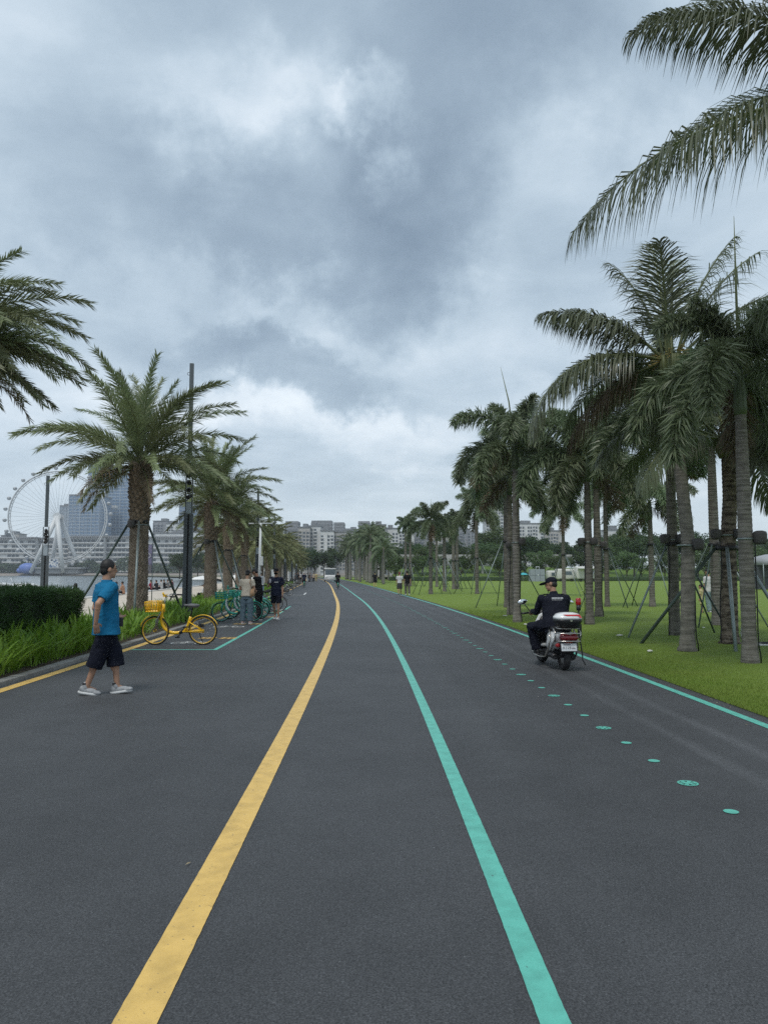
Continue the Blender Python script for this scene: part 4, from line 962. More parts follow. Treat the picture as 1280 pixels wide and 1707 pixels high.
for px in range(430, 560, 11):
    Y = rnd.uniform(240, 300); p = P(px + rnd.uniform(-6, 6), 950, Y); btree(p.x, Y, 0, rnd.uniform(1.0, 1.3), rnd.choice((0, 0, 1)), 'dark broadleaf tree closing the view where the road disappears', 'trees closing the far end of the road')
for px in range(300, 450, 15):
    Y = rnd.uniform(250, 330); p = P(px, 950, Y); btree(p.x, Y, -.1, rnd.uniform(.9, 1.2), rnd.choice((0, 1)), 'broadleaf tree on the far bend of the beach, %s' % ('beside the big palm trunk' if px < 340 else 'between the date palm trunks' if px < 400 else 'near the camera mast'), 'trees on the far bend of the beach')
# low hedge along the lawn's far edge
lh = MB(); 
for i in range(60):
    x = 2 + i * 2.0; lh.rbox((x, 151 + .3 * math.sin(i), .45), (2.1, 1.1, .9 + .12 * math.sin(i * 1.7)), .2)
tag(lh.build('low_hedge', mk('low_hedge_leaf', (.028, .052, .020), .8, var=(3, (.05, .085, .03), 1.2), bump=(8, 1, .2))), 'long low dark hedge along the far edge of the lawn', 'hedge')
# pale elevated path behind the lawn trees
ep = MB(); ep.box((22, 176, 4.7), (44, 3, .7)); ep.box((22, 176, 5.5), (44, .1, .9))
for x in range(2, 44, 7): ep.box((x, 176, 2.1), (.5, .5, 4.6))
tag(ep.build('footbridge', mk('pale_concrete', (.40, .40, .385), .8, var=(.4, (.33, .33, .32), 1))), 'long pale raised walkway half hidden by the lawn trees', 'walkway')

# ================================================================== far shore: treeline, low complex, towers, wheel
n = 26000; r_ = np.random.default_rng(9)
x = r_.uniform(-760, -40, n); hgt = 9 + 4 * np.sin(x * .045) + 3 * np.sin(x * .13 + 1) + 1.5 * np.sin(x * .4); y = 716 + r_.uniform(-9, 9, n); z = 2 + hgt * r_.random(n)**.7
V0 = np.stack([x, y, z], 1); ax = r_.normal(0, 1, (n, 3)); ax /= np.linalg.norm(ax, axis=1, keepdims=True); w = np.cross(ax, r_.normal(0, 1, (n, 3))); w /= np.linalg.norm(w, axis=1, keepdims=True)
l_ = r_.uniform(.7, 1.5, (n, 1)); V = np.stack([V0 - ax * l_, V0 + w * l_ * .7, V0 + ax * l_, V0 - w * l_ * .7], 1).reshape(-1, 3)
tl = obj('treeline', np_mesh('treeline', V, np.arange(len(V)).reshape(-1, 4)), mk('far_wood', (.038, .066, .030), .8, var=(.06, (.060, .088, .040), 1.3))); tag(tl, 'dark band of trees along the far shore', 'trees', kind='stuff')

M_WALLS = {'white': mk('white_facade', (.60, .61, .60), .7, var=(.05, (.52, .53, .53), 1)), 'beige': mk('beige_facade', (.47, .45, .42), .75, var=(.05, (.31, .30, .29), 1)), 'grey': mk('grey_facade', (.25, .26, .275), .7), 'dark': mk('dark_facade', (.20, .21, .225), .6),
           'glass': mk('blue_glass', (.10, .17, .27), .2, spec=.6, var=(.02, (.13, .21, .32), 1)), 'pane': mk('window_glass', (.05, .065, .08), .15, spec=.6), 'panel': mk('spandrel_panel', (.30, .355, .41), .35), 'roof': mk('roof_grey', (.17, .18, .19), .7), 'blue': mk('deep_blue_glass', (.11, .175, .29), .2, spec=.6)}
def bbox(px0, px1, D): return P(px0, 950, D).x, P(px1, 950, D).x
def residential(label, px0, px1, py, D, wall='white', seed=0, cap=0.0, depth=22, fl=3.3, cols=None, rz=0.0, cat='apartment block', grp='apartment towers behind the palms'):
    """tower block: body, projecting slabs and frames round recessed panes"""
    rnd = random.Random(seed); x0, x1 = bbox(px0, px1, D); w = x1 - x0; h = P((px0 + px1) / 2, py, D).z - (cap + 1.5 if cap else 1); t = thing('apartment_block', label, cat, ((x0 + x1) / 2, D + depth / 2, 0), rz, grp)
    b = MB(); b.box((0, 0, h / 2 - 1), (w, depth, h + 2)); b.build('wall', M_WALLS[wall], t)
    nf = int((h - 5) / fl); nc = cols or max(3, int(w / 2.7)); cw = w / nc; win = MB(); slab = MB()
    for f in range(nf):
        z = 4 + fl * (f + .55)
        for c in range(nc):
            if (c + seed) % 5 == 4: continue
            xx = -w / 2 + cw * (c + .5); win.box((xx, -depth / 2 - .02, z), (cw * .66, .3, fl * .6))
            if (c + seed) % 3 == 1: slab.box((xx, -depth / 2 - .55, z - fl * .42), (cw * .92, 1.3, fl * .30))
        for s in (-1, 1):
            for c in range(4): win.box((s * (w / 2 + .02), -depth / 2 + depth * (c + .5) / 4, z), (.3, depth / 4 * .6, fl * .58))
    for c in range(0, nc + 1, 2): slab.box((-w / 2 + cw * c, -depth / 2 - .4, h / 2), (.5, .9, h - 3))
    tag(win.build('windows', M_WALLS['pane'], t), kind='stuff'); tag(slab.build('balconies', M_WALLS[wall], t), kind='stuff')
    r = MB(); r.box((0, 0, h + .7), (w + 1.2, depth + 1.2, .9)); r.box((rnd.uniform(-.2, .2) * w, 0, h + 2.6), (w * .4, depth * .5, 3.2)); r.build('roof', M_WALLS['roof'], t)
    if cap:
        c = MB(); c.box((0, 0, h + 1.15 + cap / 2), (w * .92, depth * .9, cap)); pw = c.build('penthouse', M_WALLS['dark'], t)
        c = MB()
        for k in range(int(cap / 3)): c.box((0, 0, h + 2.4 + k * 3), (w * .92 + .5, depth * .9 + .5, .8))
        c.build('floor_bands', M_WALLS['grey'], pw)
    return t
def glass_tower(label, px0, px1, py, D, depth, seed, mat='glass', fins=True, fl=4.0, rz=0, steps=(), cat='office tower', grp='glass towers across the bay'):
    x0, x1 = bbox(px0, px1, D); w = x1 - x0; h = P((px0 + px1) / 2, py, D).z; t = thing('glass_tower', label, cat, ((x0 + x1) / 2, D + depth / 2, 0), rz, grp)
    b = MB(); b.box((0, 0, h / 2 - 1), (w, depth, h + 2)); b.build('glass_wall', M_WALLS[mat], t)
    s = MB(); z = 4
    while z < h: s.box((0, 0, z), (w + .5, depth + .5, .9)); z += fl
    tag(s.build('floor_bands', M_WALLS['panel'], t), kind='stuff')
    f = MB(); nc = max(3, int(w / 4.5))
    for c in range(nc + 1): f.box((-w / 2 + w * c / nc, -depth / 2 - .35, h / 2), (.35 if c % 3 else .9, .5, h - 1))
    tag(f.build('mullions', M_WALLS['panel'], t), kind='stuff')
    r = MB(); r.box((0, 0, h + .6), (w + .7, depth + .7, 1.6)); r.box((0, 0, h + 2.6), (w * .6, depth * .6, 2.4)); r.build('roof', M_WALLS['roof'], t); return t
def terrace(label, px0, px1, py, D, seed, grp='long low blocks across the bay'):
    """long low block with stacked balcony floors and a slatted roof"""
    x0, x1 = bbox(px0, px1, D); w = x1 - x0; h = P((px0 + px1) / 2, py, D).z; t = thing('waterfront_block', label, 'building', ((x0 + x1) / 2, D + 14, 0), 0, grp); rnd = random.Random(seed)
    b = MB(); b.box((0, 0, h / 2 - 1), (w, 26, h)); b.build('wall', M_WALLS['white'], t); nf = 7; fl = (h - 6) / nf
    win = MB(); sl = MB(); nc = int(w / 4)
    for f in range(nf):
        z = 3 + fl * (f + .55); 
        for c in range(nc):
            if rnd.random() < .24: continue
            win.box((-w / 2 + w * (c + .5) / nc, -13, z), (w / nc * .82, .4, fl * .5))
        o = rnd.uniform(-.5, .5); sl.box((o, -13.6, z - fl * .42), (w + 1, 2.6, fl * .20))
    win.build('windows', M_WALLS['pane'], t)['kind'] = 'stuff'; sl.build('terraces', M_WALLS['white'], t)
    r = MB(); r.box((0, -1, h - .6), (w + 3, 31, 1.0))
    for c in range(int(w / 2.2)): r.box((-w / 2 + 2.2 * c, -16.2, h - 1.9), (.7, .8, 2.2))
    r.build('roof', M_WALLS['grey'], t); return t
D1 = 770
for i, (a, b_, y_) in enumerate(((-70, 58, 895), (60, 112, 896), (114, 172, 893), (174, 236, 893), (240, 306, 894), (308, 368, 897), (370, 420, 898))):
    terrace(['low white block at the far left edge of the far shore', 'low white block left of the wheel legs', 'low white block behind the wheel legs', 'low white block right of the wheel', 'low white block right of the big date palm trunk', 'low white block right of the light mast', 'last low white block before the palms'][i], a, b_, y_, D1 + (i % 2) * 8, i)
glass_tower('broad dark glass office block behind the big wheel', 112, 163, 826, 900, 40, 1, 'glass')
glass_tower('tall slender glass tower behind the broad office block', 143, 172, 773, 990, 34, 2, 'blue')
glass_tower('tall wide glass tower with pale floor lines left of the palm trunk', 177, 218, 779, 960, 40, 3, 'glass')
glass_tower('low grey glass wing showing left of the broad office block', 97, 113, 844, 930, 30, 4, 'panel')
glass_tower('blue glass slab rising behind the apartments right of the light mast', 297, 345, 842, 1010, 34, 5, 'blue')
lk = MB(); x0, x1 = bbox(161, 193, 950); z = P(170, 845, 950).z; lk.box(((x0 + x1) / 2, 950, z), (x1 - x0, 8, 3.2)); tag(lk.build('sky_bridge', M_WALLS['white']), 'thin white sky bridge joining the two tall glass towers', 'bridge')
RES = [(254, 278, 868, 900, 'grey', 0, 'grey tower just right of the big date palm trunk'), (276, 300, 872, 880, 'white', 0, 'pale tower left of the blue glass slab'), (258, 312, 888, 850, 'white', 0, 'broad pale apartments above the low blocks, left of the mast'),
       (318, 346, 886, 850, 'white', 0, 'pale apartments just right of the light mast'), (344, 372, 884, 850, 'white', 0, 'pale apartments between two date palm trunks'), (372, 402, 888, 840, 'white', 0, 'pale apartments right of the third palm trunk'),
       (400, 428, 892, 830, 'grey', 0, 'grey apartments left of the white camera mast'), (0, 8, 892, 900, 'grey', 0, 'sliver of a grey block at the left picture edge'), (10, 30, 889, 1000, 'beige', 0, 'small beige block low left of the wheel')]
CEN = [(474, 497, 868, 720, 'grey', 9, 'apartment tower farthest left of the central cluster'), (497, 516, 878, 690, 'beige', 0, 'lower beige block second from the left of the central cluster'), (510, 534, 876, 700, 'white', 0, 'white gridded apartments in front of the tallest central tower'),
       (517, 554, 867, 760, 'grey', 11, 'tallest and widest grey-capped tower of the central cluster'), (534, 556, 884, 690, 'white', 0, 'white gridded apartments left of the tall palms'), (555, 574, 870, 740, 'grey', 9, 'grey-capped tower just left of the tall palms'), (556, 590, 886, 700, 'beige', 0, 'beige apartments half hidden by the tall palms'),
       (596, 617, 868, 740, 'grey', 9, 'grey-capped tower peeping over the tall palms'), (618, 643, 874, 700, 'beige', 0, 'beige apartments right of the tall palms'), (643, 664, 880, 710, 'white', 0, 'white apartments above the walking couple'), (660, 690, 886, 740, 'white', 0, 'pale apartments behind the two slender palms'),
       (688, 716, 884, 760, 'grey', 0, 'grey apartments left of the far palm group'), (762, 784, 881, 780, 'dark', 0, 'dark block right of the far palm group'), (716, 762, 892, 720, 'beige', 0, 'beige block behind the far palm group')]
r5 = random.Random(8)
BK = [(px, px + r5.randint(14, 26), r5.randint(882, 898), 930 + r5.randint(0, 90), r5.choice(('white', 'grey', 'beige')), 0, 'pale far block in the second row, %s' % lb) for px, lb in ((432, 'above the camera mast arm'), (455, 'left of the central cluster'), (494, 'in the gap left of the tallest tower'), (574, 'behind the left side of the tall palms'), (640, 'right of the tall palms'), (668, 'behind the two slender palms'), (712, 'left part behind the far palm group'), (738, 'middle behind the far palm group'), (772, 'left of the single palm'), (846, 'right of the tall gridded tower'))]
for i, (a, b_, y_, D, wl_, cap, lab) in enumerate(RES + CEN + BK): residential('%s' % lab, a, b_, y_, D, wl_, i, cap)
glass_tower('deep blue glass block left of the far palm group', 694, 714, 872, 820, 24, 8, 'blue', grp='glass towers behind the lawn')
residential('tall pale gridded tower seen between the palm trunks left of the rider', 811, 851, 812, 820, 'white', 31, 0, 30, 3.6, 10)
residential('stepped pale block right of the three palm trunks', 866, 906, 872, 780, 'white', 32, 0, 30, 3.6); residential('low pale wing right of the stepped block', 904, 936, 884, 790, 'beige', 33, 0, 30, 3.6)
residential('low white building far behind the lawn left of the coconut palm', 1014, 1040, 882, 600, 'white', 34, 0, 20); glass_tower('low glass fronted building far behind the lawn', 1036, 1066, 888, 590, 20, 9, 'panel', cat='building', grp='glass towers behind the lawn')
residential('pale block just visible at the right edge of the far trees', 1255, 1300, 905, 560, 'white', 35, 0, 20)

# ---- the big wheel
DW = 705; cw_ = P(98, 862, DW); RW = 78 / 1250 * DW
M_WW = mk('wheel_white_steel', (.62, .63, .63), .4, var=(.1, (.55, .56, .56), 1)); M_CAB = mk('cabin_shell', (.45, .46, .47), .3); M_CABG = mk('cabin_glass', (.10, .13, .15), .1)
wheel = thing('observation_wheel', 'giant white observation wheel with round cabins across the bay', 'ferris wheel', (cw_.x, DW, 2))
hz_ = cw_.z - 2; tilt = Matrix.Rotation(R(14), 3, 'Z')
def wp(a, r_, yo=0): return tilt @ Vector((math.cos(a) * r_, yo, math.sin(a) * r_)) + Vector((0, 0, hz_))
for yo in (-1.6, 1.6):
    b = MB(); b.tube([wp(2 * PI * k / 84, RW * .985, yo) for k in range(84)], .42, 6, closed=True); b.build('rim', M_WW, wheel)
b = MB(); b.tube([wp(2 * PI * k / 84, RW * .945, 0) for k in range(84)], .38, 6, closed=True); ri = b.build('inner_rim', M_WW, wheel)
b = MB()
for k in range(84):
    a = 2 * PI * k / 84; b.tube([wp(a, RW * .945), wp(a + .037, RW * .985, -1.6)], .16, 4); b.tube([wp(a, RW * .945), wp(a + .037, RW * .985, 1.6)], .16, 4)
tag(b.build('rim_lattice', M_WW, ri), kind='stuff')
sp_ = MB(); sp_.tube([(0, 0, 0), (1, 0, 0)], .12, 5); M_CABLE = mk('spoke_cable', (.42, .44, .46), .4)
for k in range(56):
    a = 2 * PI * k / 56; b = MB(); b.tube([wp(a, 1.2, 2.2 * (1 if k % 2 else -1)), wp(a, RW * .945)], .11, 4); b.build('spoke', M_CABLE, wheel)
cb = MB(); cb.ell((0, 0, 0), (1.9, 2.3, 1.75), 14, 9); CABM = cb.mesh('cabin'); CABM.materials.append(M_CAB); cg = MB(); cg.ell((0, 0, .25), (1.96, 2.36, .85), 14, 7); CABG = cg.mesh('glass'); CABG.materials.append(M_CABG)
for k in range(28):
    a = 2 * PI * (k + .35) / 28; c = obj('cabin', CABM, None, wheel, wp(a, RW * 1.055), (0, 0, R(14))); obj('cabin_window', CABG, None, c)
b = MB(); Mx = tilt.to_4x4(); b.tube([wp(0, 0, -7), wp(0, 0, 7)], 2.6, 14); b.tube([wp(0, 0, -8), wp(0, 0, -6.2)], 3.6, 14); b.tube([wp(0, 0, 6.2), wp(0, 0, 8)], 3.6, 14); b.build('hub', M_WW, wheel)
for yo in (-7.4, 7.4):
    top = wp(0, 0, yo)
    for s in (-1, 1):
        f = Vector((s * 15 + (yo * .55), yo * 1.5, 0)); b = MB(); b.tube([top, top.lerp(f, .5), f], [2.3, 2.0, 1.7], 10); b.build('leg', M_WW, wheel)
b = MB(); b.box((4, 0, 4.6), (46, 22, 1.2)); b.box((4, 0, 1.5), (40, 18, 4)); b.build('boarding_deck', mk('deck_grey', (.28, .29, .30), .7), wheel)
# screen and inflatable on the far quay
sx_ = P(91, 940, 700); s = thing('led_screen', 'white and blue screen standing below the big wheel', 'screen', (sx_.x, 699, 2)); b = MB(); b.box((0, 0, 8.5), (8.6, .8, 9.5)); b.build('panel', M_WALLS['white'], s)
b = MB(); r2 = random.Random(5)
for k in range(26): b.box((r2.uniform(-3.6, 3.6), -.45, 8.5 + r2.uniform(-4, 4)), (r2.uniform(.6, 1.6), .08, r2.uniform(.5, 1.5)), 0)
b.build('printed_pattern', mk('print_blue', (.09, .16, .30), .5), s); b = MB(); [b.box((x_, .2, 2), (.4, .4, 4.5)) for x_ in (-3.4, 3.4)]; b.build('posts', M_POLE, s)
sx_ = P(48, 940, 700); b = MB(); b.smooth = True; b.ell((0, 0, 5.0), (8.2, 5.5, 5.2), 18, 10); b.ell((-7.0, 0, 3.0), (3.2, 3, 2.6), 12, 8); b.ell((5.5, -2, 6.2), (3.5, 3.2, 2.2), 12, 8)
tag(b.build('inflatable_dome', mk('inflatable_blue', (.06, .13, .42), .45, var=(.12, (.20, .26, .50), 1.2)), None, (sx_.x, 699, 1.2)), 'bright blue inflatable dome on the far quay left of the wheel', 'inflatable')

# ================================================================== masts, signs and things by the road
def mast(label, px, Y, ztop, rz=0.0, x=None, cat='light mast'):
    """twin-rail light mast: solid box below, open rails with spotlights, slim post on top"""
    x = P(px, 950, Y).x if x is None else x; t = thing('light_mast', label, cat, (x, Y, 0), rz, 'slim light masts along the shore'); zb, zm = ztop * .41, ztop * .62
    b = MB(); b.box((-.085, 0, zb / 2), (.115, .15, zb)); b.box((.085, 0, zb / 2), (.115, .15, zb)); b.build('base_column', M_POLE, t, bevel=.006)
    b = MB(); b.box((0, .012, zb / 2 - .002), (.10, .07, zb - .01)); b.build('dark_groove', M_BLACK, t)
    for s in (-1, 1): b = MB(); b.box((s * .10, 0, (zb + zm) / 2), (.03, .09, zm - zb)); b.build('rail', M_POLE, t)
    b = MB(); b.box((0, 0, (zm + ztop) / 2), (.13, .11, ztop - zm)); b.build('upper_post', M_POLE, t, bevel=.006)
    b = MB(); b.box((0, -.03, zb + .2), (.165, .05, .38)); b.build('control_box', mk('pale_box', (.33, .38, .42), .5), t)
    for k in range(5):
        z = zb + .55 + k * (zm - zb - .6) / 5; h = obj('spotlight', SPOTM, None, t, (0, -.06, z), (R(25), 0, R(20 * (k % 3) - 20)))
    b = MB(); b.torus((-.09, -.02, ztop - .35), .045, .008, 'Y', 14, 5); b.build('cable_loop', M_BLACK, t); return t
sm = MB(); sm.lathe([(.035, -.09), (.065, -.07), (.07, .07), (.062, .075), (.05, .04)], 12, (0, 0, 0), True, Matrix.Rotation(R(90), 3, 'X')); SPOTM = sm.mesh('spot'); SPOTM.materials.append(mk('spot_dark', (.03, .03, .032), .4))
mast('tall dark light mast between the first two date palms behind the bicycles', 313, 24.0, 8.35, .12); 
m2 = mast('light mast with spotlights standing on the beach in front of the wheel', 75, 30.0, 5.45, .5)
mast('light mast behind the white camera pole', 429, 46, 6.6, .2)
for k, Y in enumerate((66, 84, 103, 124)): mast('slim light mast far down the row of date palms', 0, Y, 6.8, .1, ycf(Y) - 5.2)
M_WPOLE = mk('white_pole_paint', (.55, .57, .58), .4)
p = P(432, 950, 38); t = thing('camera_mast', 'white mast with a cross arm and small cameras behind the couple', 'camera mast', (p.x, 38, 0)); zt = P(436, 872, 38).z
b = MB(); b.tube([(0, 0, 0), (.06, 0, zt)], [.075, .055], 12); b.build('pole', M_WPOLE, t); b = MB(); b.tube([(-.55, 0, zt - .02), (.66, 0, zt - .02)], .03, 8); b.build('cross_arm', M_WPOLE, t)
b = MB(); b.ell((.62, -.02, zt - .12), (.05, .05, .06), 10, 6); b.box((.62, 0, zt - .06), (.03, .03, .06)); b.build('camera', M_BLACK, t); b = MB(); b.ell((-.5, -.02, zt - .11), (.045, .045, .055), 10, 6); b.build('camera', M_BLACK, t)
b = MB(); b.box((.12, -.02, 2.15), (.16, .14, .46)); b.build('control_box', M_WPOLE, t, bevel=.01); b = MB(); b.tube([(.03, 0, zt), (.03, 0, zt + .25)], .012, 6); b.build('aerial', M_WPOLE, t)
# lavender banner on a pole beside the big date palm
p = P(249, 930, 24.5); t = thing('banner', 'narrow lavender banner with white letter P beside the big palm trunk', 'banner', (p.x, 24.5, 0), R(-25)); z0_, z1_ = P(249, 955, 24.5).z, P(249, 908, 24.5).z
b = MB(); b.tube([(.14, .01, 0), (.14, .01, z1_ + .15)], .014, 8); b.build('pole', M_PROPG, t)
V, F = [], []
for i in range(9):
    zz = z0_ + (z1_ - z0_) * i / 8
    for k in range(5): V.append((-.13 + .27 * k / 4, .02 * math.sin(i * .9 + k), zz))
F = [(i * 5 + k, i * 5 + k + 1, (i + 1) * 5 + k + 1, (i + 1) * 5 + k) for i in range(8) for k in range(4)]
o = obj('cloth', np_mesh('cloth', V, F, True), mk('banner_lavender', (.36, .33, .47), .8), t); sf = o.modifiers.new('s', 'SOLIDIFY'); sf.thickness = .004
obj('letter', text_mesh('P', .42), mk('banner_white', (.62, .60, .66), .8), t, (0, -.035, (z0_ + z1_) / 2 + .02), (PI / 2, 0, 0))
b = MB(); b.box((0, -.004, z0_ + .14), (.262, .052, .26)); b.build('hem_panel', mk('banner_grey', (.26, .25, .27), .8), t)

# boats, beach things, booths
M_BOAT = mk('boat_white', (.66, .67, .67), .3, coat=.3)
for i, (px, Y, s, lab) in enumerate(((5, 62, 1.0, 'white motor boat moored at the left picture edge'), (49, 58, 1.0, 'white motor boat moored behind the hedge near the mast'))):
    p = P(px, 950, Y); t = thing('motor_boat', lab, 'boat', (p.x, Y, -.55), .15, 'white boats by the beach')
    b = MB(); b.loft([(-.0, 0, -.2, 2.2, .5), (0, 0, .3, 2.6, .95), (.1, 0, .75, 2.8, 1.05)], 20); b.build('hull', M_BOAT, t); b = MB(); b.loft([(-.2, 0, .7, 1.5, .8), (-.3, 0, 1.15, 1.2, .7), (-.4, 0, 1.32, .8, .55)], 16); b.build('cabin', M_BOAT, t)
    b = MB(); b.loft([(-.25, 0, .88, 1.44, .79), (-.28, 0, 1.06, 1.30, .74)], 16); b.build('window_band', M_CABG, t); b = MB(); b.tube([(-1.1, 0, 1.2), (-1.3, 0, 1.75)], .03, 6); b.build('aerial', M_WPOLE, t)
def parasol(label, px, py, Y, r_):
    p = P(px, py, Y); t = thing('beach_parasol', label, 'parasol', (p.x, Y, 0), 0, 'white parasols on the beach'); b = MB(); b.lathe([(r_, p.z - .45), (r_ * .6, p.z - .16), (.05, p.z), (.02, p.z + .05)], 8, smooth=False); b.build('canopy', mk('parasol_white', (.70, .70, .68), .8), t)
    b = MB(); b.tube([(0, 0, 0), (0, 0, p.z)], .03, 6); b.build('pole', M_WPOLE, t); b = MB(); b.lathe([(.3, -.02), (.3, .06), (.05, .1)], 10); b.build('foot', M_CONC, t)
parasol('white parasol on the beach between the mast and the second palm', 338, 960, 95, 1.6); parasol('white parasol behind the third palm trunk', 396, 958, 105, 1.7); parasol('smaller white parasol farther along the beach', 411, 961, 120, 1.6)
for i, (px, Y, w, h, lab) in enumerate(((455, 120, 5.5, 2.6, 'white kiosk behind the palms left of the walker'), (476, 135, 3.2, 2.4, 'small white kiosk behind the cap of the walker'))):
    p = P(px, 950, Y); t = thing('kiosk', lab, 'kiosk', (p.x, Y, 0)); b = MB(); b.box((0, 0, h / 2), (w, 2.4, h)); b.build('wall', M_WALLS['white'], t); b = MB(); b.box((0, 0, h + .08), (w + .4, 2.9, .16)); b.build('roof', M_WALLS['grey'], t)
    b = MB(); b.box((.2, -1.21, h * .55), (w * .5, .06, h * .35)); b.build('hatch', M_WALLS['pane'], t)
# white sign box and bollard by the bays
p = G(472, 985); t = thing('sign_box', 'small white sign box on a post beyond the walker', 'sign', (p.x - .2, 62, 0)); b = MB(); b.box((0, 0, 1.55), (.42, .12, .55)); b.build('box', M_WPOLE, t, bevel=.01); b = MB(); b.box((0, 0, .65), (.1, .08, 1.3)); b.build('post', M_WPOLE, t)
# lawn edge: grey booth, campers, parasol, awning
p = P(894, 950, 140); t = thing('utility_cabinet', 'square grey utility cabinet at the far edge of the lawn', 'cabinet', (p.x, 140, 0)); b = MB(); b.box((0, 0, 1.15), (2.7, 1.8, 2.3)); b.build('body', mk('cabinet_grey', (.27, .30, .33), .5), t, bevel=.03)
b = MB(); [b.box((x_, -.91, 1.15), (.03, .03, 2.2)) for x_ in (-.45, .45)]; b.box((0, -.91, 1.2), (2.6, .03, .03)); b.build('door_seams', M_POLE, t); b = MB(); b.box((.1, -.93, 1.25), (.22, .03, .22), 0, Matrix.Rotation(R(45), 3, 'Y')); b.build('warning_plate', M_WPOLE, t)
b = MB(); b.tube([(-.1, 0, 2.3), (-.1, 0, 2.75), (.5, 0, 2.75), (.5, 0, 2.3)], .07, 6); b.build('lifting_frame', M_WPOLE, t)
def camper(label, px0, px1, py0, Y, awn):
    x0, x1 = bbox(px0, px1, Y); w = x1 - x0; h = P(px0, py0, Y).z; t = thing('camper_trailer', label, 'camper', ((x0 + x1) / 2, Y, 0), 0, 'white campers beyond the lawn')
    b = MB(); b.rbox((0, 0, h * .58), (w, 2.2, h * .82), .25, 4); b.build('body', mk('camper_white', (.58, .57, .54), .4), t); b = MB(); b.box((w * .1, -1.11, h * .66), (w * .45, .05, h * .28)); b.build('window', M_CABG, t)
    for s in (-.3, .3): b = MB(); b.torus((s * w, -1.0, .32), .24, .09, 'Y', 18, 6); b.build('wheel', M_BLACK, t)
    if awn: b = MB(); b.box((0, -1.9, h * .86), (w * .9, 1.6, .08)); b.build('awning', M_BOAT, t)
camper('cream camper between the utility cabinet and the palm trunks', 926, 956, 948, 142, False); camper('white camper with an awning behind the palm trunks right of the rider', 958, 992, 944, 140, True); camper('small cream camper right of the utility cabinet', 911, 926, 951, 146, False)
p = P(872, 955, 135); t = thing('lawn_parasol', 'teal parasol at the far lawn edge left of the grey cabinet', 'parasol', (p.x, 135, 0)); b = MB(); b.lathe([(1.1, p.z - .35), (.6, p.z - .1), (.03, p.z + .05)], 8, smooth=False); b.build('canopy', mk('teal_cloth', (.05, .34, .38), .8), t); b = MB(); b.tube([(0, 0, 0), (0, 0, p.z)], .03, 6); b.build('pole', M_WPOLE, t)
x0, x1 = bbox(1255, 1330, 70); t = thing('stage_canopy', 'dark grey canopy tent at the right edge beyond the lawn', 'canopy', ((x0 + x1) / 2, 70, 0)); b = MB(); b.loft([(0, 0, 2.3, (x1 - x0) / 2, 2), (0, 0, 3.0, (x1 - x0) / 2 - .3, 1.6), (.5, 0, 3.3, 1.2, .8)], 4 * 4, p=5); b.build('roof', mk('tent_grey', (.30, .31, .33), .7), t); b = MB(); b.box((0, .5, 1.2), ((x1 - x0) * .96, 2.6, 2.2)); b.build('back_wall', mk('tent_dark', (.06, .065, .075), .8), t)
for s in (-1, 1): b = MB(); b.tube([(s * (x1 - x0) * .48, -1.7, 0), (s * (x1 - x0) * .48, -1.7, 2.4)], .05, 6); b.build('leg', M_PROPG, t)
# picnic things on the lawn
g = G(1270, 1078); t = thing('picnic_mat', 'white picnic mat with a dark ring print at the right edge', 'mat', (g.x + .1, g.y, .045), .1); b = MB(); b.box((0, 0, .012), (.62, .5, .02)); b.build('sheet', mk('mat_white', (.62, .62, .58), .8), t); b = MB(); b.torus((0, -.02, .026), .15, .02, 'Z', 22, 6); b.build('ring_print', M_BLACK, t)
g = G(1243, 1068); b = MB(); b.loft([(0, 0, 0, .10, .08), (.01, 0, .14, .13, .10), (.0, 0, .30, .10, .07), (-.03, 0, .40, .03, .02)], 12); tag(b.build('carrier_bag', mk('bag_white', (.62, .62, .62), .5, bump=(20, 1, .03)), None, (g.x, g.y, .03)), 'crumpled white carrier bag beside the nearest foxtail trunk', 'bag')
for i, (px, py) in enumerate(((1032, 1063), (1172, 1050), (876, 1044), (842, 1029), (1083, 1090))):
    g = G(px, py); b = MB(); b.loft([(0, 0, 0, .09, .05), (.01, 0, .02, .07, .04), (.02, 0, .03, .02, .01)], 8); tag(b.build('litter_scrap', mk('paper_white', (.55, .55, .5), .8), None, (g.x, g.y, .05), (0, 0, i)), ['pale scrap of paper on the grass under the crossed props', 'pale scrap of paper by the foot of a grey prop', 'pale scrap of paper just left of the scooter', 'pale scrap of paper left of the three trunks', 'pale scrap on the grass left of the leaning coconut palm'][i], 'litter')
# shuttle at the end of the road
Yb = 138; p = P(550, 950, Yb); t = thing('shuttle_cart', 'white electric shuttle at the far end of the road', 'shuttle bus', (p.x, Yb, 0), R(185)); b = MB(); b.rbox((0, 0, .78), (2.0, 4.2, .95), .2, 4); b.build('body', M_BOAT, t); b = MB(); b.rbox((0, -.3, 2.35), (2.1, 4.6, .18), .08, 3); b.build('roof', M_BOAT, t)
for sx2 in (-.92, .92):
    for sy in (-1.8, 0, 1.7): b = MB(); b.box((sx2, sy, 1.75), (.09, .09, 1.15)); b.build('pillar', M_BOAT, t)
    for sy in (-1.3, 1.3): b = MB(); b.torus((sx2, sy, .33), .24, .09, 'X', 18, 6); b.build('wheel', M_BLACK, t)
b = MB(); b.box((0, 1.95, 1.75), (1.7, .05, 1.0)); b.build('windscreen', M_CABG, t)
for sx2 in (-.65, .65): b = MB(); b.ell((sx2, 2.1, .8), (.16, .06, .12), 10, 6); b.build('headlight', M_CAB, t)

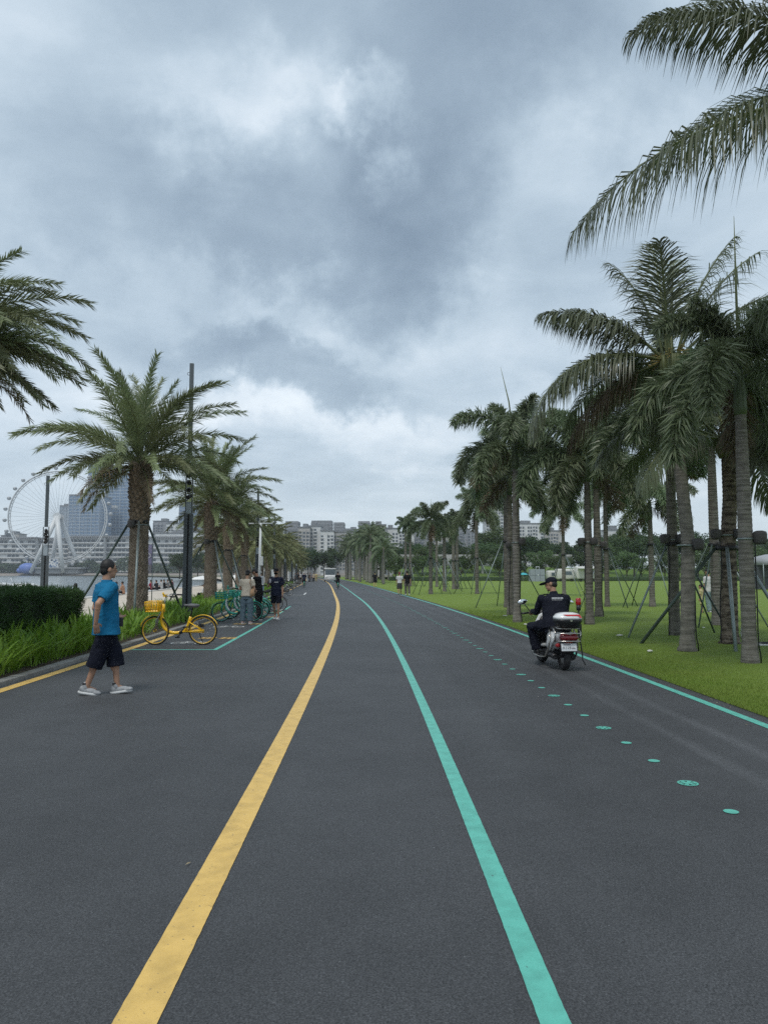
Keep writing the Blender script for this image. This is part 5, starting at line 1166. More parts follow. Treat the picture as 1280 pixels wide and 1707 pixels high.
# ================================================================== haze over the bay
hb_ = MB(); hb_.box((0, 560, 88), (3000, 1300, 184)); hz_m = bpy.data.materials.new('haze'); hz_m.use_nodes = True; tt = hz_m.node_tree; tt.nodes.remove(tt.nodes['Principled BSDF'])
pv = tt.nodes.new('ShaderNodeVolumePrincipled'); pv.inputs['Color'].default_value = (.88, .93, 1, 1); pv.inputs['Density'].default_value = .00020; pv.inputs['Anisotropy'].default_value = .2; tt.links.new(pv.outputs[0], tt.nodes['Material Output'].inputs['Volume'])
HAZE = hb_.build('haze', hz_m); tag(HAZE, kind='stuff')
# ================================================================== bicycles
M_RUB = mk('tyre_rubber', (.018, .018, .019), .85); M_STEEL = mk('brushed_steel', (.38, .38, .38), .35, .8); M_SADDLE = mk('saddle_grey', (.11, .11, .115), .5); M_GRIP = M_BLACK
def paintm(n, c): return mk('bike_paint_' + n, c, .32, spec=.5, coat=.25)
BIKE = {'yellow': (paintm('yellow', (.86, .50, .012)), paintm('yellow_rim', (.62, .38, .03)), M_SADDLE), 'teal': (paintm('teal', (.012, .34, .25)), paintm('teal_rim', (.01, .26, .20)), M_BLACK),
        'black': (paintm('black', (.02, .02, .022)), M_STEEL, M_BLACK), 'white': (paintm('white', (.55, .56, .56)), M_STEEL, M_BLACK), 'green': (paintm('lime', (.22, .42, .03)), M_STEEL, M_BLACK)}
def bez(p0, p1, p2, p3, n=12):
    return [Vector(p0) * (1 - t)**3 + Vector(p1) * 3 * t * (1 - t)**2 + Vector(p2) * 3 * t * t * (1 - t) + Vector(p3) * t**3 for t in [i / n for i in range(n + 1)]]
def make_bike(label, kind, loc, rz, lean=.07, steer=.18, basket=True, name='bicycle', group=None, white_sleeve=False):
    """front wheel towards +x; step-through frame"""
    pm, rim_m, sad = BIKE[kind]; t = thing(name, label, 'bicycle', loc, rz, group); t.rotation_euler = (lean, 0, rz); r_ = .305; xf, xr = .52, -.50
    fork = Vector((xf, 0, r_)); head = Vector((xf - .17, 0, .80))
    for x_, s in ((xf, steer), (xr, 0)):
        b = MB(); b.torus((0, 0, 0), r_ - .030, .014, 'Y', 40, 8); b.tube([(0, -.035, 0), (0, .035, 0)], .028, 10)
        w = b.build('wheel', rim_m, t, (x_, 0, r_), (0, 0, s)); b = MB(); b.torus((0, 0, 0), r_ - .013, .0185, 'Y', 40, 8); b.build('tyre', M_RUB, w)
        b = MB()
        for k in range(20):
            a = 2 * PI * k / 20; b.tube([(.02 * math.cos(a + .5), (.025 if k % 2 else -.025), .02 * math.sin(a + .5)), ((r_ - .035) * math.cos(a), 0, (r_ - .035) * math.sin(a))], .0018, 4)
        tag(b.build('spokes', M_STEEL, w), kind='stuff')
        b = MB(); arc = [( (r_ + .028) * math.cos(a), 0, (r_ + .028) * math.sin(a)) for a in [R(v) for v in (range(15, 130, 8) if x_ == xf else range(-8, 165, 8))]]
        b.tube(arc, .024, 8, flat=.35); b.build('mudguard', pm, t, (x_, 0, r_), (0, 0, s))
    b = MB(); b.tube(bez(head + Vector((.01, 0, -.02)), (xf - .05, 0, .33), (.22, 0, .20), (-.04, 0, .27)), [.036] * 13, 10); b.tube(bez((-.04, 0, .27), (-.14, 0, .30), (-.19, 0, .42), (-.235, 0, .60), 8), .030, 10)
    for s in (-1, 1): b.tube([(-.06, s * .03, .28), (xr, s * .055, r_)], .014, 8); b.tube([(-.19, s * .02, .50), (xr, s * .055, r_)], .012, 8)
    b.tube([head + Vector((-.012, 0, -.1)), head + Vector((.0, 0, .07))], .034, 10); b.build('frame', pm, t)
    if white_sleeve: b = MB(); b.tube(bez(head + Vector((.0, 0, -.08)), (xf - .09, 0, .55), (.33, 0, .42), (.26, 0, .33), 6), .0385, 10); b.build('frame_sleeve', paintm('sleeve', (.52, .55, .54)), t)
    b = MB(); b.tube([(xf, -.05, r_), (xf - .04, -.05, .52), (xf - .11, -.03, .66), head], .014, 8); b.tube([(xf, .05, r_), (xf - .04, .05, .52), (xf - .11, .03, .66), head], .014, 8); b.build('fork', M_STEEL if kind != 'teal' else pm, t)
    b = MB(); up = head + Vector((-.06, 0, .22)); b.tube([head, up], .016, 8); b.tube([up + Vector((-.16, -.27, .03)), up + Vector((-.05, -.2, .05)), up + Vector((0, -.05, 0)), up + Vector((0, .05, 0)), up + Vector((-.05, .2, .05)), up + Vector((-.16, .27, .03))], .011, 8); hb2 = b.build('handlebar', M_STEEL, t)
    for s in (-1, 1): b = MB(); b.tube([up + Vector((-.16, s * .27, .03)), up + Vector((-.26, s * .285, .025))], .018, 8); b.build('grip', M_GRIP, hb2)
    b = MB(); b.box(up + Vector((.02, 0, .03)), (.08, .06, .05)); b.tube([up + Vector((.0, .18, .05)), up + Vector((.02, .18, .11))], .02, 8); b.build('bell', pm, hb2)
    b = MB(); b.tube([(-.235, 0, .58), (-.275, 0, .80)], .016, 8); b.build('seat_post', M_STEEL if kind != 'yellow' else M_BLACK, t)
    b = MB(); b.loft([(0, 0, -.035, .10, .06), (0, 0, .0, .135, .095), (-.015, 0, .03, .125, .085), (-.02, 0, .045, .09, .06)], 16); b.loft([(.12, 0, -.02, .08, .028), (.12, 0, .025, .075, .024)], 10); b.build('saddle', sad, t, (-.285, 0, .83), (0, R(-4), 0))
    if basket:
        bm = MB(); c = head + Vector((.20, 0, .02)); w_, d_, h_ = .30, .34, .20
        for k, zz in enumerate((0, .07, .14, .2)):
            f = 1 - .10 * (1 - zz / .2); q_ = [(c.x + sx * w_ / 2 * f, sy * d_ / 2 * f, c.z - .1 + zz) for sx, sy in ((-1, -1), (1, -1), (1, 1), (-1, 1))]; bm.tube(q_, .010 if k in (0, 3) else .007, 6, closed=True)
        for k in range(6):
            u = -1 + 2 * k / 5
            for sy in (-1, 1): bm.tube([(c.x + u * w_ / 2 * .9, sy * d_ / 2 * .9, c.z - .1), (c.x + u * w_ / 2, sy * d_ / 2, c.z + .1)], .007, 5)
            for sx in (-1, 1): bm.tube([(c.x + sx * w_ / 2 * .9, u * d_ / 2 * .9, c.z - .1), (c.x + sx * w_ / 2, u * d_ / 2, c.z + .1)], .007, 5)
        bm.box((c.x, 0, c.z - .1), (w_ * .86, d_ * .86, .014)); bm.box((c.x - w_ * .46, 0, c.z), (.05, d_ * .7, .19)); bm.build('basket', pm, t)
    b = MB(); b.box((-.28, -.06, .285), (.46, .02, .075)); b.build('chain_guard', pm, t, bevel=.008)
    b = MB(); b.tube([(-.04, -.08, .27), (-.04, .08, .27)], .035, 10); b.tube([(-.04, -.085, .27), (.07, -.085, .15)], .011, 6); b.tube([(-.04, .085, .27), (-.15, .085, .39)], .011, 6); b.box((.075, -.13, .145), (.09, .085, .022)); b.box((-.155, .13, .395), (.09, .085, .022)); b.build('crank', M_BLACK, t)
    b = MB(); b.tube([(-.40, -.07, .26), (-.46, -.17, .005)], .009, 6); b.build('kickstand', M_BLACK, t)
    b = MB(); b.box((xr - r_ - .03, 0, .47), (.02, .06, .035)); b.box((xr + .06, -.075, .40), (.12, .05, .07)); b.build('lock_and_reflector', M_BLACK, t); return t
def bike_at(label, kind, px_f, px_r, py, **kw):
    gf, gr = G(px_f, py), G(px_r, py); c = (gf + gr) / 2; return make_bike(label, kind, (c.x, c.y, 0.0), math.atan2(gf.y - gr.y, gf.x - gr.x) + kw.pop('turn', 0), **kw)
bike_at('yellow shared bicycle with a front basket parked alone by the ferns', 'yellow', 262, 337, 1075, lean=-.05, steer=-.1)
c = G(396, 1036); make_bike('nearer of the two teal shared bicycles in the bay', 'teal', (c.x, c.y, 0), PI + .05, .06, .15, group='teal shared bicycles', white_sleeve=True)
c = G(414, 1028); make_bike('farther of the two teal shared bicycles in the bay', 'teal', (c.x, c.y, 0), PI - .1, .06, -.2, group='teal shared bicycles', white_sleeve=True)
c = G(402, 1032); make_bike('teal shared bicycle standing between the other two', 'teal', (c.x + .12, c.y + .1, 0), PI - .02, .05, .3, group='teal shared bicycles', white_sleeve=True)
c = G(428, 1024); make_bike('teal shared bicycle hidden behind the man in black', 'teal', (c.x, c.y + .3, 0), PI + .06, .06, -.1, group='teal shared bicycles', white_sleeve=True)
c = G(445, 1019); make_bike('black bicycle parked behind the walker in dark clothes', 'black', (c.x, c.y, 0), PI + .1, .06, .2, basket=False)
c = G(436, 1022); make_bike('dark green bicycle just behind the man in black', 'green', (c.x - .2, c.y + 1.6, 0), PI, .06, -.3, basket=False)
FARB = [(466, 989, 'white'), (474, 985, 'white'), (480, 982, 'black'), (487, 979, 'white'), (494, 977, 'black'), (470, 993, 'black'), (492, 974, 'white')]
for i, (px, py, kd) in enumerate(FARB): c = G(px, py); make_bike('%s bicycle in the far bay, %s along the row' % (kd, ('first', 'second', 'third', 'fourth', 'fifth', 'last but one', 'last')[[1, 2, 3, 4, 5, 0, 6][i]]), kd, (c.x, c.y, 0), PI + random.uniform(-.4, .4), .06, random.uniform(-.3, .3), basket=i % 2 == 0, group='bicycles in the far bay')

# ================================================================== scooter
M_SCW = mk('scooter_white', (.72, .73, .73), .25, coat=.5); M_SCS = mk('scooter_silver', (.40, .41, .42), .3, .3, coat=.3); M_SCB = mk('scooter_black', (.016, .016, .018), .4); M_CHR = mk('chrome_bar', (.48, .46, .43), .22, .9); M_RED = mk('red_lens', (.30, .005, .008), .15, coat=.5); M_REDS = mk('red_sticker', (.45, .03, .035), .4)
gr_, gf_ = G(940, 1117), G(906, 1104)
yaw = math.atan2(gf_.y - gr_.y, gf_.x - gr_.x); yaw = R(96)
scoot = thing('motor_scooter', 'white patrol scooter with a top box and red siren on the right lane', 'scooter', (gr_.x, gr_.y, 0), yaw); scoot.scale = (.92, 1.04, .85)
rw = .215
for x_, s in ((0, 0), (1.20, .08)):
    b = MB(); b.torus((0, 0, 0), rw - .05, .052, 'Y', 32, 10); w = b.build('wheel', M_RUB, scoot, (x_, 0, rw), (0, 0, s)); b = MB(); b.lathe([(.02, -.05), (.12, -.03), (.13, 0), (.12, .03), (.02, .05)], 18, (0, 0, 0), True, Matrix.Rotation(PI / 2, 3, 'X')); b.build('rim', M_STEEL, w)
b = MB(); b.loft([(.62, 0, .20, .42, .13), (.62, 0, .27, .46, .15), (.62, 0, .30, .44, .15)], 16, p=4); b.build('floorboard', M_SCB, scoot)
b = MB(); Mt = Matrix.Rotation(R(-18), 3, 'Y'); b.loft([(0, 0, -.38, .05, .14), (0, 0, -.1, .08, .19), (0, 0, .15, .08, .19), (0, 0, .36, .06, .12), (0, 0, .42, .03, .06)], 16, Mt, (1.04, 0, .62), 3); b.build('front_shield', M_SCW, scoot); b = MB(); b.loft([(0, 0, -.36, .05, .12), (0, 0, -.1, .08, .165), (0, 0, .15, .08, .165), (0, 0, .34, .06, .10)], 16, Mt, (1.005, 0, .62), 3); b.build('inner_shield', M_SCB, scoot)
b = MB(); b.tube([(1.20, -.07, rw), (1.16, -.07, .45), (1.06, -.04, .62)], .024, 8); b.tube([(1.20, .07, rw), (1.16, .07, .45), (1.06, .04, .62)], .024, 8); b.build('fork', M_SCB, scoot)
b = MB(); b.tube([((rw + .03) * math.cos(a), 0, (rw + .03) * math.sin(a)) for a in [R(v) for v in range(20, 160, 10)]], .075, 8, flat=.35); b.build('front_mudguard', M_SCW, scoot, (1.2, 0, rw))
b = MB(); b.loft([(.36, 0, .27, .10, .13), (.30, 0, .42, .22, .15), (.20, 0, .56, .36, .165), (.14, 0, .66, .44, .16), (.10, 0, .70, .42, .13)], 20, p=2.6); b.build('rear_body', M_SCW, scoot)
for s in (-1, 1): b = MB(); b.loft([(.30, s * .145, .33, .06, .02), (.22, s * .165, .45, .15, .02), (.10, s * .165, .60, .20, .02), (.04, s * .15, .66, .12, .015)], 14); b.build('side_panel', M_SCW, scoot)
b = MB(); b.loft([(.30, 0, .69, .38, .13), (.30, 0, .75, .42, .155), (.28, 0, .79, .40, .14), (.28, 0, .80, .3, .1)], 18, p=3); b.build('seat', M_SCB, scoot)
b = MB(); b.loft([(-.26, 0, .56, .05, .12), (-.27, 0, .62, .065, .15), (-.24, 0, .69, .06, .12)], 16, p=3); b.build('tail_light', mk('tail_lens', (.12, .004, .008), .15, coat=.5), scoot)
b = MB(); b.loft([(-.10, 0, .24, .03, .085), (-.19, 0, .36, .04, .10), (-.20, 0, .55, .06, .13)], 14, p=4); b.build('rear_mudguard', M_SCB, scoot)
b = MB(); b.box((0, 0, 0), (.012, .235, .135)); pl = b.build('number_plate', M_SCW, scoot, (-.262, 0, .445), (0, R(12), 0)); 
o = obj('plate_text', text_mesh('R118', .062), M_SCB, pl, (-.0075, .035, -.012), (PI / 2, 0, -PI / 2)); b = MB(); [b.box((-.0075, -.045 - .014 * k, -.018), (.002, .009, .018)) for k in range(4)]; b.box((-.0075, .03, .045), (.002, .11, .014)); b.build('plate_marks', mk('plate_dark', (.10, .06, .07), .5), pl)
b = MB(); b.box((-.255, 0, .535), (.02, .1, .03)); b.build('reflector', M_RED, scoot); b = MB(); b.lathe([(.03, -.02), (.04, 0), (.025, .03)], 10, (-.14, .135, .47), True, Matrix.Rotation(-PI / 2, 3, 'Y')); b.build('indicator', M_REDS, scoot)
for s in (-1, 1):
    b = MB(); b.tube([(.02, s * .14, .77), (-.12, s * .19, .77), (-.22, s * .195, .70), (-.20, s * .195, .55)], .0125, 8)
    b.tube([(.10, s * .19, .73), (.0, s * .215, .58), (.05, s * .23, .40), (.16, s * .24, .24), (.40, s * .25, .205), (.80, s * .25, .215), (.93, s * .24, .30), (1.02, s * .235, .55)], .015, 8); b.build('crash_bar', M_CHR, scoot)
b = MB(); b.tube([(-.22, -.195, .70), (-.33, -.15, .70), (-.33, .15, .70), (-.22, .195, .70)], .0125, 8); b.tube([(-.20, -.195, .55), (-.345, -.14, .56), (-.345, .14, .56), (-.20, .195, .55)], .0125, 8)
for k in range(4): b.tube([(.0 - .09 * k, -.15, .785), (.0 - .09 * k, .15, .785)], .009, 6)
b.tube([(.02, -.15, .785), (-.30, -.15, .785), (-.30, .15, .785), (.02, .15, .785)], .011, 6, closed=True); b.build('luggage_rack', M_CHR, scoot)
b = MB(); b.loft([(-.20, 0, .80, .15, .155), (-.20, 0, .92, .185, .195), (-.20, 0, .955, .19, .20)], 24, p=4); bx = b.build('top_box', M_SCB, scoot); b = MB(); b.loft([(-.20, 0, .957, .195, .207), (-.20, 0, 1.00, .185, .197), (-.20, 0, 1.05, .15, .16), (-.20, 0, 1.075, .09, .10), (-.2, 0, 1.08, .03, .03)], 24, p=3.4); b.build('lid', M_SCW, bx)
b = MB(); q_ = lambda y, z: Vector((-.20 - np.interp(z, [.957, 1.0, 1.05], [.200, .1905, .156]), y, z))
b.poly([q_(.12, 1.045), q_(-.14, 1.045), q_(-.165, .985), q_(-.135, .985), q_(-.12, 1.018), q_(.06, 1.018)]); b.build('red_sticker', M_REDS, bx)
b = MB(); b.box((-.392, 0, .935), (.012, .03, .03)); b.build('lock', M_CHR, bx)
b = MB(); b.tube([(-.02, -.235, .60), (-.03, -.235, .95), (-.03, -.235, 1.19)], .012, 8); b.tube([(-.03, -.235, 1.10), (-.03, -.235, 1.20)], .034, 10); b.build('siren_pole', M_SCB, scoot); b = MB(); b.lathe([(.035, 0), (.042, .02), (.042, .11), (.03, .13)], 14, (-.03, -.235, 1.20)); b.build('siren', M_RED, scoot)
b = MB(); b.box((-.06, -.235, .72), (.05, .05, .26)); b.tube([(-.06, -.235, .6), (-.1, -.24, .45), (-.12, -.25, .3), (-.1, -.26, .2), (-.2, -.27, .12)], .010, 6); b.build('baton_holder', M_SCB, scoot)
b = MB(); b.tube([(.92, -.32, 1.00), (.95, -.2, 1.03), (.98, 0, 1.0), (.95, .2, 1.03), (.92, .32, 1.00)], .014, 8); b.loft([(.98, 0, .92, .07, .1), (.98, 0, 1.03, .06, .12), (1.0, 0, 1.08, .03, .08)], 14); hb3 = b.build('handlebar', M_SCB, scoot)
for s in (-1, 1):
    b = MB(); b.tube([(.93, s * .30, 1.005), (.90, s * .41, .995)], .02, 8); b.tube([(.97, s * .25, 1.02), (1.0, s * .40, 1.0)], .007, 6); b.build('grip', M_SCB, hb3)
    b = MB(); b.tube([(.94, s * .26, 1.03), (.93, s * .33, 1.13), (.94, s * .36, 1.20)], .009, 6); mi_ = b.build('mirror', M_SCB, hb3); Mm = Matrix.Rotation(R(-20), 3, 'X') if s > 0 else Matrix.Rotation(R(20), 3, 'X')
    b = MB(); b.ell((.935, s * .39, 1.225), (.014, .085, .05), 16, 9, Mm); b.build('mirror_glass', mk('mirror_face', (.75, .78, .80), .05, 1.0), mi_)
b = MB(); b.tube([(0, -.12, .24), (.3, -.14, .26), (.55, -.1, .28)], [.07, .06, .05], 10); b.tube([(0, .13, .24), (.32, .13, .28)], [.05, .06], 10); b.box((.3, 0, .33), (.3, .2, .18)); b.build('engine_cover', M_SCB, scoot)
b = MB(); b.ell((1.02, .16, .33), (.10, .06, .07), 12, 8); b.build('front_box', M_SCW, scoot)
SCOOT_XY, SCOOT_YAW = (gr_.x, gr_.y), yaw
# ================================================================== people
SKIN = mk('skin', (.42, .245, .165), .5, spec=.35, var=(18, (.36, .20, .13), 1)); SKIN2 = mk('skin_tan', (.33, .185, .12), .5, var=(18, (.28, .15, .095), 1)); HAIR = mk('black_hair', (.012, .011, .011), .55, bump=(90, .6, .004))
def cloth(n, c, c2=None): return mk('cloth_' + n, c, .85, spec=.15, var=(3, c2 or tuple(x * .8 for x in c), 1), bump=(9, .55, .03))
def V3(*a): return Vector(a)
def person(label, loc, yaw, H=1.7, pose=None, top=None, bottom=None, shoes=None, hair=None, skin=None, vox=.009, extra=None, group=None, build=1.0, cat='person', seat=None, name='person', torso_only=False):
    """local frame: x to the person's right, y forward, z up. yaw turns the forward direction (0 = away from the camera)"""
    po = dict(ra=((.12, -.05, -1), (.05, .15, -1)), la=((-.12, .05, -1), (-.05, .2, -1)), rl=((.03, .05, -1), (0, -.05, -1)), ll=((-.03, -.05, -1), (0, -.12, -1)), lean=(0, .03, 1), head=(0, 0), rtoe=0, ltoe=0)
    po.update(pose or {}); k = H / 1.70; n = lambda v: Vector(v).normalized()
    sp = n(po['lean']); fw = n(Vector((0, 1, 0)) - sp * sp.y); rt = fw.cross(sp) ; T = Matrix((rt, fw, sp)).transposed()
    hip = Vector((0, 0, 0)); J = {}
    for s, leg in ((1, 'rl'), (-1, 'll')):
        a = hip + V3(s * .092, 0, 0) * k; th, shn = n(po[leg][0]), n(po[leg][1]); kn = a + th * .425 * k; an = kn + shn * .405 * k; J[leg] = (a, kn, an)
    drop = min(J['rl'][2].z, J['ll'][2].z) - .085 * k; off_ = Vector((0, 0, -drop)) if seat is None else Vector((0, 0, seat))
    for q_ in J: J[q_] = tuple(v + off_ for v in J[q_])
    hip = hip + off_; chest = hip + sp * .34 * k; sh_c = hip + sp * .485 * k; neck = hip + sp * .53 * k
    for s, arm in ((1, 'ra'), (-1, 'la')):
        a = sh_c + T @ V3(s * .175 * build, 0, -.01 if build < 1.15 else -.04) * k; u, f = n(po[arm][0]), n(po[arm][1]); e = a + u * .285 * k; w = e + f * .245 * k; J[arm] = (a, e, w, f)
    hy, hp = po['head']; HM = T @ Matrix.Rotation(hy, 3, 'Z') @ Matrix.Rotation(hp, 3, 'X'); hd = neck + sp * .075 * k + HM @ V3(0, .018, .095) * k
    hf = lambda x, y, z: hd + HM @ V3(x, y, z) * k
    t = thing(name, label, cat, loc, yaw, group); t['category'] = cat
    b = MB()     # --- the body: one continuous skin
    b.loft([(0, 0, -.07, .13, .09), (0, 0, .03, .155, .105), (0, 0, .17, .135, .092), (0, 0, .32, .155, .10), (0, -.005, .44, .165, .092), (0, -.005, .50, .10, .07)], 18, T @ Matrix.Scale(k, 3), hip)
    b.cap(neck - sp * .03 * k, hd - HM @ V3(0, .02, .05) * k, .058 * k, .052 * k)
    b.ell(hf(0, -.006, .022), (.074 * k, .094 * k, .105 * k), 18, 12, HM); b.ell(hf(0, .028, -.052), (.055 * k, .062 * k, .06 * k), 14, 9, HM)
    b.cap(hf(0, .084, .02), hf(0, .099, -.020), .010 * k, .015 * k); b.ell(hf(0, .078, -.055), (.028 * k, .02 * k, .012 * k), 10, 6, HM); b.ell(hf(0, .068, -.092), (.026 * k, .022 * k, .02 * k), 10, 6, HM)
    for s in (-1, 1): b.ell(hf(s * .076, -.008, -.006), (.012 * k, .022 * k, .034 * k), 10, 7, HM)
    for arm, s in (('ra', 1), ('la', -1)):
        a, e, w, f = J[arm]; b.cap(a, e, .048 * k * build, .038 * k); b.cap(e, w, .040 * k, .026 * k); b.ell(e.lerp(w, .25), (.040 * k,) * 3, 10, 7)
        # hand: palm and five fingers
        hdn = n(po.get(arm + '_hand', f)); side = n(Vector(po.get(arm + '_palm', T @ V3(0, 1, 0))) - hdn * Vector(po.get(arm + '_palm', T @ V3(0, 1, 0))).dot(hdn)); nrm_ = hdn.cross(side) * s; cu = po.get(arm + '_curl', .5)
        Mh = Matrix((side, nrm_, hdn)).transposed(); b.ell(w + hdn * .045 * k, (.040 * k, .017 * k, .052 * k), 12, 8, Mh)
        for q_, (o, ln) in enumerate(((.031, .072), (.011, .082), (-.010, .077), (-.029, .060))):
            p0 = w + hdn * .085 * k + side * o * k; d1 = n(hdn - nrm_ * cu * .5 + side * o * 3); p1 = p0 + d1 * ln * .5 * k; d2 = n(hdn - nrm_ * cu * 1.5 + side * o * 2); p2 = p1 + d2 * ln * .5 * k; b.cap(p0 - hdn * .02 * k, p1, .0100 * k, .0090 * k, 8); b.cap(p1, p2, .0090 * k, .0075 * k, 8)
        p0 = w + hdn * .025 * k + side * .034 * k; p1 = p0 + n(hdn * .7 + side * .8) * .034 * k; p2 = p1 + n(hdn + side * .15 - nrm_ * cu * .6) * .030 * k; b.cap(p0, p1, .0125 * k, .0105 * k, 8); b.cap(p1, p2, .0105 * k, .0085 * k, 8)
    for leg in ('rl', 'll'):
        a, kn, an = J[leg]; b.cap(a, kn, .078 * k, .052 * k); b.cap(kn, an, .050 * k, .034 * k); sd = (an - kn).normalized(); b.ell(kn.lerp(an, .28) - Vector((0, .018 * k, 0)), (.050 * k, .052 * k, .10 * k), 12, 8)
        b.cap(an, an + V3(0, .10, -.045) * k, .036 * k, .028 * k)
    obj('body', remesh(b, vox, 3, 'body'), skin or SKIN, t)
    dk = mk('eye_dark', (.02, .015, .012), .3)
    if vox < .012:
        for s in (-1, 1): e = MB(); e.ell(hf(s * .030, .083, .018), (.011 * k, .007 * k, .006 * k), 10, 6, HM); e.build('eye', dk, t); e = MB(); e.ell(hf(s * .031, .086, .040), (.017 * k, .006 * k, .005 * k), 10, 6, HM); e.build('eyebrow', HAIR, t)
        e = MB(); e.ell(hf(0, .096, -.055), (.023 * k, .006 * k, .005 * k), 10, 6, HM); e.build('mouth', mk('lips', (.26, .10, .085), .5), t)
    # --- clothes
    if top:
        b = MB(); lo = top.get('loose', 1.0); hem = top.get('hem', -.09); ft = top.get('flare', 1.0)
        b.loft([(0, .0, hem, .172 * lo * ft * build, .128 * lo * ft * build), (0, 0, hem + .10, .168 * lo * build, .126 * lo * build), (0, .0, .17, .158 * lo * build, .118 * lo * build), (0, .004, .31, .178 * build, .124 * build), (0, -.004, .42, .192 * build, .115 * build), (0, -.006, .485, (.150 if build < 1.15 else .158) * build, .088 * build), (0, -.006, .525, .078, .070)], 24, T @ Matrix.Scale(k, 3), hip)
        if top.get('collar'): b.loft([(0, -.004, .51, .082, .078), (0, .0, .545, .070, .072), (0, .0, .565, .066, .070)], 20, T @ Matrix.Scale(k, 3), hip)
        for arm in ('ra', 'la'):
            a, e, w, f = J[arm]; sl = top.get('sleeve', .75); u = (e - a).normalized(); b.ell(a - sp * .012 * k, (.066 * k * min(build, 1.12),) * 3, 14, 9)
            if sl <= 1: b.tube([a - u * .02, a.lerp(e, sl * .5), a.lerp(e, sl)], [.072 * k * build, .068 * k * build, .068 * k], 14)
            else: b.cap(a, e, .070 * k * min(build, 1.05), .056 * k); b.tube([e - (w - e).normalized() * .01, e.lerp(w, .5), e.lerp(w, .94)], [.056 * k, .050 * k, .042 * k], 14); b.ell(e, (.055 * k,) * 3, 12, 8)
        o = obj('shirt', remesh(b, vox, 3, 'shirt', .018 * top.get('fold', 1)), top['mat'], t)
    if bottom:
        b = MB(); kd = bottom['kind']; wd = bottom.get('wide', 1.0); wst = top.get('waist', .07) if top else .07
        b.loft([(0, 0, -.13, .155 * wd * build, .112 * build), (0, 0, -.06, .158 * build, .112 * build), (0, 0, wst, .140 * build, .100 * build)], 20, T @ Matrix.Scale(k, 3), hip)
        if kd == 'skirt':
            b.loft([(0, .01, -.40, .215, .17), (0, 0, -.2, .19, .145), (0, 0, .0, .165, .12)], 20, Matrix.Scale(k, 3), hip)
        else:
            for leg in ('rl', 'll'):
                a, kn, an = J[leg]; a2 = a + (kn - a) * (.26 if top and top.get('hem', 0) < -.02 and seat is None else .0)
                if kd == 'shorts':
                    e_ = a.lerp(kn, bottom.get('len', .9)) if bottom.get('len', .9) <= 1 else kn.lerp(an, bottom['len'] - 1); pts = [a2, a.lerp(kn, .5)] + ([kn] if bottom.get('len', .9) > 1 else []) + [e_]
                    b.tube(pts, [.098 * k * wd, .094 * k * wd] + ([.088 * k * wd] if bottom.get('len', .9) > 1 else []) + [.092 * k * wd], 16)
                else: b.tube([a2, a.lerp(kn, .5), kn, kn.lerp(an, .5), kn.lerp(an, .97)], [.095 * k, .088 * k * wd, .075 * k * wd, .072 * k * wd, .074 * k * wd], 16); b.ell(kn, (.072 * k * wd,) * 3, 12, 8)
        obj({'skirt': 'skirt', 'shorts': 'shorts'}.get(kd, 'trousers'), remesh(b, vox, 2, 'bottom', .03), bottom['mat'], t)
    for leg, toe in (('rl', po['rtoe']), ('ll', po['ltoe'])):
        a, kn, an = J[leg]; Mf = Matrix.Rotation(po.get('foot_yaw', 0), 3, 'Z') @ Matrix.Rotation(toe, 3, 'X'); b = MB(); F_ = lambda x, y, z: an + Mf @ V3(x, y, z) * k
        b.ell(F_(0, -.03, -.03), (.042 * k, .055 * k, .055 * k), 14, 9, Mf); b.ell(F_(0, .05, -.042), (.045 * k, .10 * k, .040 * k), 14, 9, Mf); b.ell(F_(0, .13, -.052), (.046 * k, .065 * k, .030 * k), 14, 9, Mf); b.cap(F_(0, -.01, .0), F_(0, -.015, .03), .042 * k, .040 * k)
        s_ = obj('shoe', remesh(b, vox * .8, 2, 'shoe'), (shoes or {}).get('mat', M_BLACK), t)
        b = MB(); b.loft([(0, .045, -.087, .043, .135), (0, .045, -.075, .048, .143), (0, .04, -.055, .046, .138)], 18, Mf @ Matrix.Scale(k, 3), an, 2.4); b.build('sole', (shoes or {}).get('sole', M_WALLS['white']), s_)
        if (shoes or {}).get('sock'): b = MB(); b.tube([F_(0, -.015, .02), F_(0, -.018, .055)], .039 * k, 12); b.build('sock', shoes['sock'], s_)
    hr = hair or {}; hk = hr.get('kind', 'short'); hm = hr.get('mat', HAIR)
    if hk in ('short', 'bun', 'bob'):
        b = MB(); b.ell(hf(0, -.018, .039), (.083 * k, .096 * k, .099 * k), 18, 12, HM); b.ell(hf(0, -.048, -.012), (.070 * k, .060 * k, .075 * k), 16, 10, HM)
        if hk == 'bun': b.ell(hf(0, -.085, .065), (.055 * k, .05 * k, .05 * k), 12, 8, HM)
        if hk == 'bob': b.loft([(0, -.035, -.13, .075, .06), (0, -.03, -.03, .084, .072), (0, -.02, .05, .08, .08)], 16, HM @ Matrix.Scale(k, 3), hd)
        obj('hair', remesh(b, vox * .9, 2, 'hair'), hm, t)
    if hr.get('cap'):
        b = MB(); b.ell(hf(0, -.008, .055), (.086 * k, .104 * k, .075 * k), 20, 12, HM); c_ = obj('cap', remesh(b, vox * .9, 1, 'cap'), hr['cap'], t); b = MB(); b.loft([(0, .12, .044, .070, .075), (0, .125, .052, .072, .080), (0, .12, .060, .070, .072)], 18, HM @ Matrix.Rotation(R(-8), 3, 'X') @ Matrix.Scale(k, 3), hd); b.build('cap_brim', hr['cap'], c_)
        if hk == 'cap': b = MB(); b.ell(hf(0, -.040, -.005), (.075 * k, .066 * k, .070 * k), 16, 10, HM); obj('hair', remesh(b, vox * .9, 2, 'hair'), hm, t)
